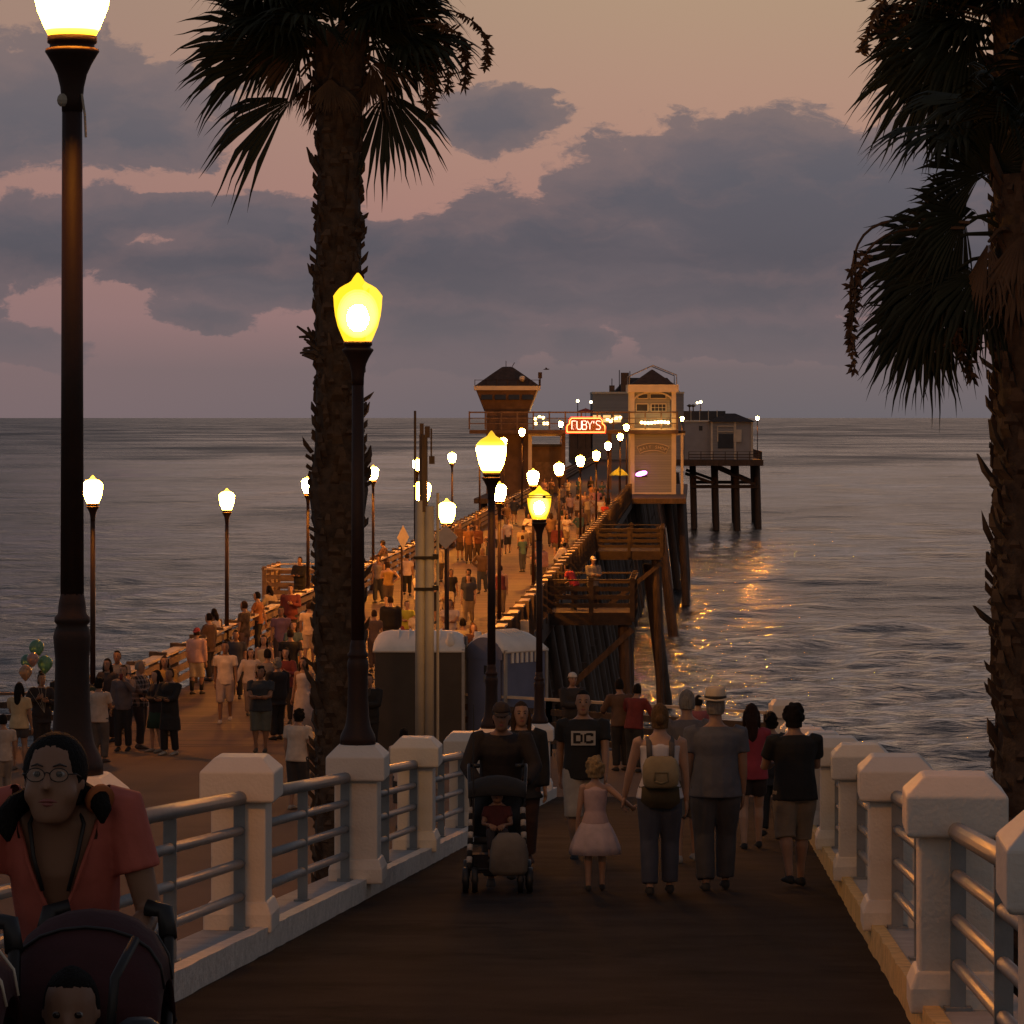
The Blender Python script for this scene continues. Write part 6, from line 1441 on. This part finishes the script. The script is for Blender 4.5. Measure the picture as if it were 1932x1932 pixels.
for u, d, h, yaw, lb_, tk, c_, bk, hk in extra_:
    person(on_deck(u, d), h, yaw, lb_, (tk, c_), (bk, (.025, .022, .024)), (hk, rnd.choice([BLK, BRN])), rnd.choice(['mid', 'tan', 'light']), (.03, .03, .03), (rnd.choice(['down', 'fold', 'phone']), rnd.choice(['down', 'swingb', 'fold'])), rnd.uniform(.03, .12), rnd.uniform(0, 5), rnd.uniform(.95, 1.2), 2, hk != 'short')

# balloons above the plaza crowd
def balloon(u, v, d, c, label, r_=.15):
    p = P(u, v, d); t = thing('balloon', p, label, 'balloon', 'balloons over the crowd at left')
    m = mat('balloon_%02x%02x%02x' % tuple(int(x*255) for x in c), c, .18, .05, 3); m.node_tree.nodes['Principled BSDF'].inputs['Transmission Weight'].default_value = .35
    MB().lathe([(.012, -r_*1.32), (.03, -r_*1.2), (r_*.55, -r_*.85), (r_*.9, -r_*.35), (r_, .1*r_), (r_*.88, .55*r_), (r_*.55, .9*r_), (.02, r_*1.06)], 18).build('skin', m, t, True)
    MB().tube([(0, 0, -r_*1.3), (.03, 0, -r_*2.2), (Vector((X(84, 71.3)-p.x, 71.3-p.y, ZV(1345, 71.3)-p.z)))], .003, 4).build('string', M_util, t)
balloon(69, 1222, 71.2, (.16, .34, .2), 'green balloon, topmost of the bunch')
balloon(85, 1252, 71.0, (.15, .36, .18), 'green balloon at the right of the bunch, nearest the tall post')
balloon(52, 1248, 71.5, (.14, .3, .22), 'dark green balloon at the left of the bunch', .14)
balloon(62, 1243, 70.8, (.5, .3, .26), 'pink balloon in the middle of the bunch', .115)
balloon(48, 1268, 71.1, (.55, .34, .2), 'peach balloon, lowest of the bunch', .13)

# ------------------------------------------------------------------ strollers
def wheel(mb_t, mb_r, c, r_, w):
    c = Vector(c); n = 20
    mb_t.ring_loft([[c+Vector((x, rr*math.cos(a), rr*math.sin(a))) for a in [2*math.pi*j/n for j in range(n)]] for x, rr in ((-w/2, r_*.8), (-w/2, r_*.95), (-w*.3, r_), (w*.3, r_), (w/2, r_*.95), (w/2, r_*.8))])
    for k in range(5):
        a = 2*math.pi*k/5; mb_r.tube([c, c+Vector((0, r_*.82*math.cos(a), r_*.82*math.sin(a)))], .012, 5)
    mb_r.tube([c-Vector((w*.6, 0, 0)), c+Vector((w*.6, 0, 0))], .02, 8)
def wheels(root, lst):
    for c, r_, w in lst:
        t, rr = MB(), MB(); wheel(t, rr, c, r_, w); o = t.build('wheel', M_black, root, True); q = rr.build('wheel_hub', M_blackmetal, None); q.parent = o
# striped stroller: local +y points downhill, the front faces -y (towards the camera)
sp = X(938, 32.0)
stl = thing('stroller', (sp, 32.0, zramp(32.0)+.003), 'black stroller with candy-striped front frame and a bag, pushed towards the camera', 'stroller', None, 0)
stl.rotation_euler = (math.atan(-.0769), 0, 0)
wheels(stl, [((-.27, -.22, .11), .11, .05), ((-.19, -.22, .11), .11, .05), ((.20, -.22, .11), .11, .05), ((.28, -.22, .11), .11, .05), ((-.27, .42, .13), .13, .05), ((.27, .42, .13), .13, .05)])
st_m = [cloth((.012, .012, .012)), cloth((.45, .42, .38))]
for sx in (-1, 1):
    a, b = Vector((sx*.24, -.22, .2)), Vector((sx*.22, -.02, .72)); mb = MB(); n = 10
    for k in range(n):
        mb.cm = k % 2; mb.tube([a.lerp(b, k/n), a.lerp(b, (k+1)/n)], .024, 8, cap=True)
    mb.build('striped_leg', st_m, stl, True)
    MB().tube([(sx*.22, -.02, .70), (sx*.24, .2, .86), (sx*.25, .42, 1.04), (sx*.25, .50, 1.08), (sx*.22, .56, 1.07)], .015, 8).build('handle_bar', M_blackmetal, stl, True)
    MB().tube([(sx*.25, .42, .13), (sx*.23, .05, .62)], .014, 8).build('rear_leg', M_blackmetal, stl, True)
    MB().tube([(sx*.22, .56, 1.07), (sx*.16, .58, 1.07)], .02, 8).build('grip', M_black, stl, True)
mb = MB(); mb.ring_loft([[(-.2, y, z), (.2, y, z), (.2, y+.02, z+.05), (-.2, y+.02, z+.05)] for y, z in ((-.12, .42), (.1, .40), (.22, .44), (.34, .82))]); mb.build('seat', M_black, stl, True)
mb = MB(); rings = []
for k in range(7):
    a = R(15+k*24); rings.append([(x*.25, .12+.30*math.cos(a)*.9, .74+.26*math.sin(a)*(1-.25*x*x)) for x in (-1, -.7, -.35, 0, .35, .7, 1)])
vs = [p for r_ in rings for p in r_]; mb.add(vs, [(i*7+j, i*7+j+1, (i+1)*7+j+1, (i+1)*7+j) for i in range(6) for j in range(6)]); cn = mb.build('canopy', cloth((.015, .012, .013)), stl, True); sm_ = cn.modifiers.new('s', 'SOLIDIFY'); sm_.thickness = .012
MB().box((-.04, .15, .24), (.36, .45, .16), top=(1.1, 1.1)).build('basket', cloth((.015, .015, .022)), stl)
MB().tube([(-.24, -.22, .2), (.24, -.22, .2)], .012, 6).build('cross_bar', M_blackmetal, stl)
bagm = MB(); rings = []
for z, w, d in ((.16, .13, .06), (.2, .16, .09), (.34, .165, .1), (.46, .14, .07), (.52, .08, .03)):
    rings.append([(sp+.10+w*math.cos(a)*(1+.08*math.sin(5*a+z*20)), 31.72+d*math.sin(a), zramp(32)+z+.02) for a in [2*math.pi*j/18 for j in range(18)]])
c0 = Vector((sp+.10, 31.72, zramp(32)+.18)); bagm.ring_loft(rings); bagm.v = [v-c0 for v in bagm.v]
tag(bagm.build('carrier_bag', cloth((.17, .145, .12)), None, True, loc=c0), 'pale plastic carrier bag hanging on the front of the striped stroller', 'bag')
pl = thing('fishing_rod', (X(893, 31.9), 31.95, zramp(32)+.6), 'thin dark rod standing upright at the left side of the striped stroller', 'rod')
MB().tube([(0, 0, -.12), (0, .01, .6), (.003, .02, 1.02)], [.009, .007, .004], 6).build('rod', M_black, pl)
# seated child in the striped stroller
def seated(loc, H, yaw, label, tc_, hc_, skin='mid', lod=1):
    s = H/1.75*1.0; body = MB(); ex = MB(); hs = s*1.45
    V_ = lambda x, y, z: Vector((x, y, z))*s
    body.ring_loft([[V_(*p) for p in ell((0, 0, z), a, b, 12)] for z, a, b in ((.0, .16, .13), (.15, .155, .12), (.35, .17, .12), (.5, .15, .09), (.56, .06, .06))])
    for sd in (-1, 1):
        body.tube([V_(sd*.09, .03, .06), V_(sd*.1, .36, .12), V_(sd*.1, .42, -.28)], [.085*s, .06*s, .04*s], 10)
        body.tube([V_(sd*.17, 0, .48), V_(sd*.22, .1, .22), V_(sd*.1, .3, .22)], [.05*s, .042*s, .03*s], 10)
        hand(ex, V_(sd*.1, .3, .22), Vector((-sd*.3, 1, -.1)), sd, s*1.2, Vector((0, -.2, -1)), .8, 5)
    hc = V_(0, .02, .74)
    Hd = lambda p: hc+Vector(p)*hs
    body.tube([V_(0, 0, .5), hc], .06*s, 10)
    hp = [(-.125, .03, .03, .05), (-.11, .05, .055, .036), (-.075, .066, .078, .018), (-.035, .073, .09, .008), (0, .076, .094, .002), (.035, .078, .098, -.003), (.07, .07, .09, -.007), (.098, .052, .07, -.01), (.116, .024, .034, -.01)]
    body.ring_loft([[Hd((p.x, p.y, z)) for p in ell((0, y, 0), a, b, 14)] for z, a, b, y in hp])
    body.tube([Hd((0, .09, .0)), Hd((0, .108, -.03)), Hd((0, .09, -.04))], [.008*hs, .014*hs, .01*hs], 7)
    for sd in (-1, 1):
        body.ball(Hd((sd*.078, -.005, -.012)), (.010*hs, .02*hs, .03*hs), 8, 6)
        ex.cm = 1; ex.ball(Hd((sd*.031, .081, -.002)), (.0145*hs, .012*hs, .0105*hs), 8, 6); ex.cm = 2; ex.ball(Hd((sd*.031, .0905, -.002)), (.0115*hs, .0045*hs, .0098*hs), 8, 6)
    ex.cm = 3; ex.tube([Hd((-.02, .086, -.07)), Hd((0, .094, -.072)), Hd((.02, .086, -.07))], [.003*hs, .008*hs, .003*hs], 6); ex.cm = 0
    root = submit('person', body, [skin_mat(skin), M_eye, M_iris, M_lip], None, .010 if lod == 0 else .013, ex); tag(root, label, 'person'); root.location = loc; root.rotation_euler = (0, 0, R(yaw))
    mb = MB(); mb.ring_loft([[V_(*p) for p in ell((0, 0, z), a+.02, b+.02, 12)] for z, a, b in ((.0, .16, .13), (.15, .155, .12), (.35, .17, .12), (.48, .15, .09), (.53, .07, .06))])
    for sd in (-1, 1): mb.tube([V_(sd*.15, 0, .48), V_(sd*.2, .06, .32)], [.07*s, .065*s], 10)
    submit('shirt', mb, cloth(tc_), root, .012)
    mb = MB()
    for sd in (-1, 1): mb.tube([V_(sd*.09, .0, .06), V_(sd*.1, .37, .12), V_(sd*.1, .42, -.15)], [.1*s, .08*s, .06*s], 10)
    submit('trousers', mb, cloth((.03, .03, .04)), root, .013)
    for sd in (-1, 1): MB().ball(V_(sd*.1, .47, -.33), (.05*s, .11*s, .045*s), 10, 7).build('shoe', cloth((.03, .03, .03)), root, True)
    mb = MB(); rings = []
    for i in range(9):
        t = i/8; z = .128-.22*t; rr = math.sin(math.acos(max(-1, min(1, (z-.005)/.125)))) if z > .02 else 1
        rings.append([Hd((.086*rr*math.cos(a)*(.6 if math.sin(a) > .5 and z < .055 else 1), .106*rr*math.sin(a)*(.6 if math.sin(a) > .12 and z < .055 else 1)-.008, z)) for a in [2*math.pi*j/18 for j in range(18)]])
    mb.ring_loft(rings); submit('hair', mb, hair_mat(hc_), root, .009, None, 1)
    return root
seated((sp, 32.12, zramp(32)+.46), .95, 180, 'small child sitting in the striped stroller under its dark canopy', (.10, .025, .025), BLK)

# ------------------------------------------------------------------ woman with stroller close to the camera
DW = 9.8
def near_extra(root, J):
    Hd, U, hs, s, lr = J['Hd'], J['U'], J['hs'], J['s'], J['lr']
    g = MB()
    for sd in (-1, 1):
        c = Vector((sd*.033, .107, .0)); g.tube([Hd((c.x+.026*math.cos(a), c.y-.004*abs(math.cos(a))*1, c.z+.019*math.sin(a))) for a in [2*math.pi*j/18 for j in range(19)]], .0015*hs, 6)
        g.tube([Hd((sd*.058, .102, .003)), Hd((sd*.076, .07, .006)), Hd((sd*.082, -.01, -.002))], .002*hs, 6)
    g.tube([Hd((-.008, .109, .004)), Hd((0, .113, .007)), Hd((.008, .109, .004))], .002*hs, 6)
    Mr = Matrix.Rotation(root.rotation_euler.z, 3, 'Z')
    fr = held('eyeglasses', root, g, M_blackmetal, 'thin-rimmed eyeglasses on the face of the woman in coral', 'eyeglasses', True)
    ln = MB()
    for sd in (-1, 1):
        pts = [Hd((sd*.033+.024*math.cos(a), .1065, .017*math.sin(a))) for a in [2*math.pi*j/16 for j in range(16)]]; ln.add(pts, [tuple(range(16))])
    gl = bpy.data.materials.new('spectacle_glass'); gl.use_nodes = True; n_, l_ = gl.node_tree.nodes, gl.node_tree.links; n_.clear(); t_ = n_.new('ShaderNodeBsdfTransparent'); g_ = n_.new('ShaderNodeBsdfGlossy'); g_.inputs['Roughness'].default_value = .05; x_ = n_.new('ShaderNodeMixShader'); x_.inputs[0].default_value = .035; o_ = n_.new('ShaderNodeOutputMaterial'); l_.new(t_.outputs[0], x_.inputs[1]); l_.new(g_.outputs[0], x_.inputs[2]); l_.new(x_.outputs[0], o_.inputs[0])
    ln.v = [Mr@v+Vector(root.location)-Vector(fr.location) for v in ln.v]; q = ln.build('lens', gl, fr)
    # hair tuft, lamplight orange put into its colour, dark bun on the other side
    MB().tube([Hd((-.118, -.035, -.052)), Hd((-.132, -.022, -.062))], .043*hs, 14).build('hair_tie', cloth((.36, .11, .03)), root, True)
    m = MB(); m.tube([Hd((.06, -.07, -.03)), Hd((.11, -.03, -.075)), Hd((.128, .01, -.11)), Hd((.125, .02, -.15)), Hd((.12, .02, -.18))], [.026*hs, .034*hs, .034*hs, .024*hs, .005*hs], 10); m.tube([Hd((-.05, -.07, -.02)), Hd((-.10, -.04, -.05)), Hd((-.125, -.02, -.06)), Hd((-.138, -.01, -.09)), Hd((-.14, .0, -.125))], [.026*hs, .03*hs, .032*hs, .026*hs, .006*hs], 10); m.tube([Hd((0, -.09, .0)), Hd((0, -.11, -.08)), Hd((0, -.10, -.16))], [(.075*hs, .04*hs), (.07*hs, .04*hs), (.03*hs, .015*hs)], 12)
    m.build('hair_bunch', hair_mat(BLK), root, True)
    for sd in (-1, 1): MB().tube([U((sd*.052, .045, 1.485)), U((sd*.075, .075, 1.44)), U((sd*.06, .118, 1.36)), U((sd*.035, .14, 1.27))], .006*s, 6).build('neck_strap', M_black, root, True)
    MB().ball(Hd((0, -.020, .028)), (.091*hs, .108*hs, .104*hs), 24, 18).build('hair_crown', hair_mat(BLK), root, True)
    mb = MB()
    for sd in (-1, 1):
        pts = []
        for i in range(9):
            z = 1.17+.275*i/8; x = .11*((z-1.17)/.28)**.85+.003; k = max(0, 1-(x/.19)**2)**.5
            pts.append(U((sd*x, (.134 if z < 1.33 else .134-.05*(z-1.33)/.12)*k-(.01 if z > 1.35 else 0), z)))
        mb.tube(pts, .006*s, 6)
    mb.build('neckline_hem', cloth((.42, .10, .07)), root, True)
person((X(134, DW), DW, zramp(DW)+.002), 1.66, 176, 'woman in coral v-neck shirt and glasses leaning on a stroller at lower left', ('tee', (.46, .115, .085)), ('leggings', (.03, .02, .025)), ('short', BLK), 'tan', (.03, .03, .03),
       (((.235, .40, 1.08), (.25, -1, -.5)), ((.235, .40, 1.08), (.25, -1, -.5))), .05, 15, .96, 0, True, .97, 12, extra_fn=near_extra, fw=1.07, vneck=True, shrug=.06, hfwd=(.06, .055))
def near_stroller(u, d, label, hood, w=.5):
    x = X(u, d); r = thing('stroller', (x, d, zramp(d)-.0+.003), label, 'stroller', 'strollers close to the camera'); r.rotation_euler = (math.atan(-.0769), 0, 0)
    wheels(r, [((-w*.5, -.35, .11), .11, .05), ((w*.5, -.35, .11), .11, .05), ((-w*.52, .38, .14), .14, .05), ((w*.52, .38, .14), .14, .05)])
    for sx in (-1, 1):
        MB().tube([(sx*w*.5, -.35, .15), (sx*w*.46, .0, .62), (sx*w*.44, .22, .95), (sx*w*.42, .30, 1.10), (sx*w*.40, .33, 1.16)], .016, 10).build('frame_tube', M_blackmetal, r, True)
        MB().tube([(sx*w*.52, .38, .16), (sx*w*.47, .02, .68)], .014, 8).build('rear_leg', M_blackmetal, r, True)
        MB().tube([(sx*w*.42, .30, 1.10), (sx*w*.39, .34, 1.17), (sx*w*.26, .35, 1.18)], .024, 10).build('grip', M_black, r, True)
    mb = MB(); mb.ring_loft([[(-w*.42, y, z), (w*.42, y, z), (w*.42, y+.03, z+.05), (-w*.42, y+.03, z+.05)] for y, z in ((-.28, .42), (-.05, .46), (.08, .52), (.22, 1.02))]); mb.build('seat', M_black, r, True)
    rings = []
    for k in range(10):
        a = R(8+k*17.5); rings.append([(math.sin(R(90)*xx)*w*.50, -.02+.27*math.cos(a)*-1*(.85+.15*math.cos(R(90)*xx)), .83+.37*math.sin(a)*math.cos(R(72)*xx)**.6) for xx in [i/5-1 for i in range(11)]])
    mb = MB(); mb.add([p for q_ in rings for p in q_], [(i*11+j, i*11+j+1, (i+1)*11+j+1, (i+1)*11+j) for i in range(9) for j in range(10)]); o = mb.build('canopy', hood, r, True); md = o.modifiers.new('s', 'SOLIDIFY'); md.thickness = .012
    for k in (0, 3, 6, 9): q = MB().tube([Vector(p)+Vector((0, 0, .006)) for p in rings[k]], .0045, 6).build('canopy_seam', M_black if hood is not M_mar2 else M_trim, None, True); q.parent = o
    r.scale = (1, 1, .93); return r
M_mar = cloth((.042, .009, .011)); M_mar2 = cloth((.050, .008, .010))
ns1 = near_stroller(168, 9.12, 'maroon-hooded black stroller pushed by the woman in coral', M_mar, .38)
seated((X(135, 8.86), 8.86, zramp(8.86)+.485), .98, 180, 'toddler looking out from under the maroon stroller hood', (.25, .24, .24), BLK, 'tan', 0)
ns2 = near_stroller(-185, 8.6, 'maroon stroller with pale piping, cut by the lower left corner', M_mar2, .5)
bg_ = thing('changing_bag', (X(262, 8.7), 8.7, zramp(8.7)+.62), 'black rounded bag hanging on the side of the maroon-hooded stroller', 'bag')
mb = MB(); rings = []
for z, w, d in ((-.24, .09, .08), (-.2, .12, .1), (0, .13, .11), (.15, .11, .09), (.24, .07, .06), (.27, .03, .03)):
    rings.append([(w*math.cos(a), d*math.sin(a), z) for a in [2*math.pi*j/16 for j in range(16)]])
mb.ring_loft(rings); mb.build('bag_body', M_black, bg_, True); MB().tube([(-.07, 0, .2), (-.06, .03, .36), (-.02, .12, .44)], .012, 6).build('bag_strap', M_black, bg_, True)

finish_people()
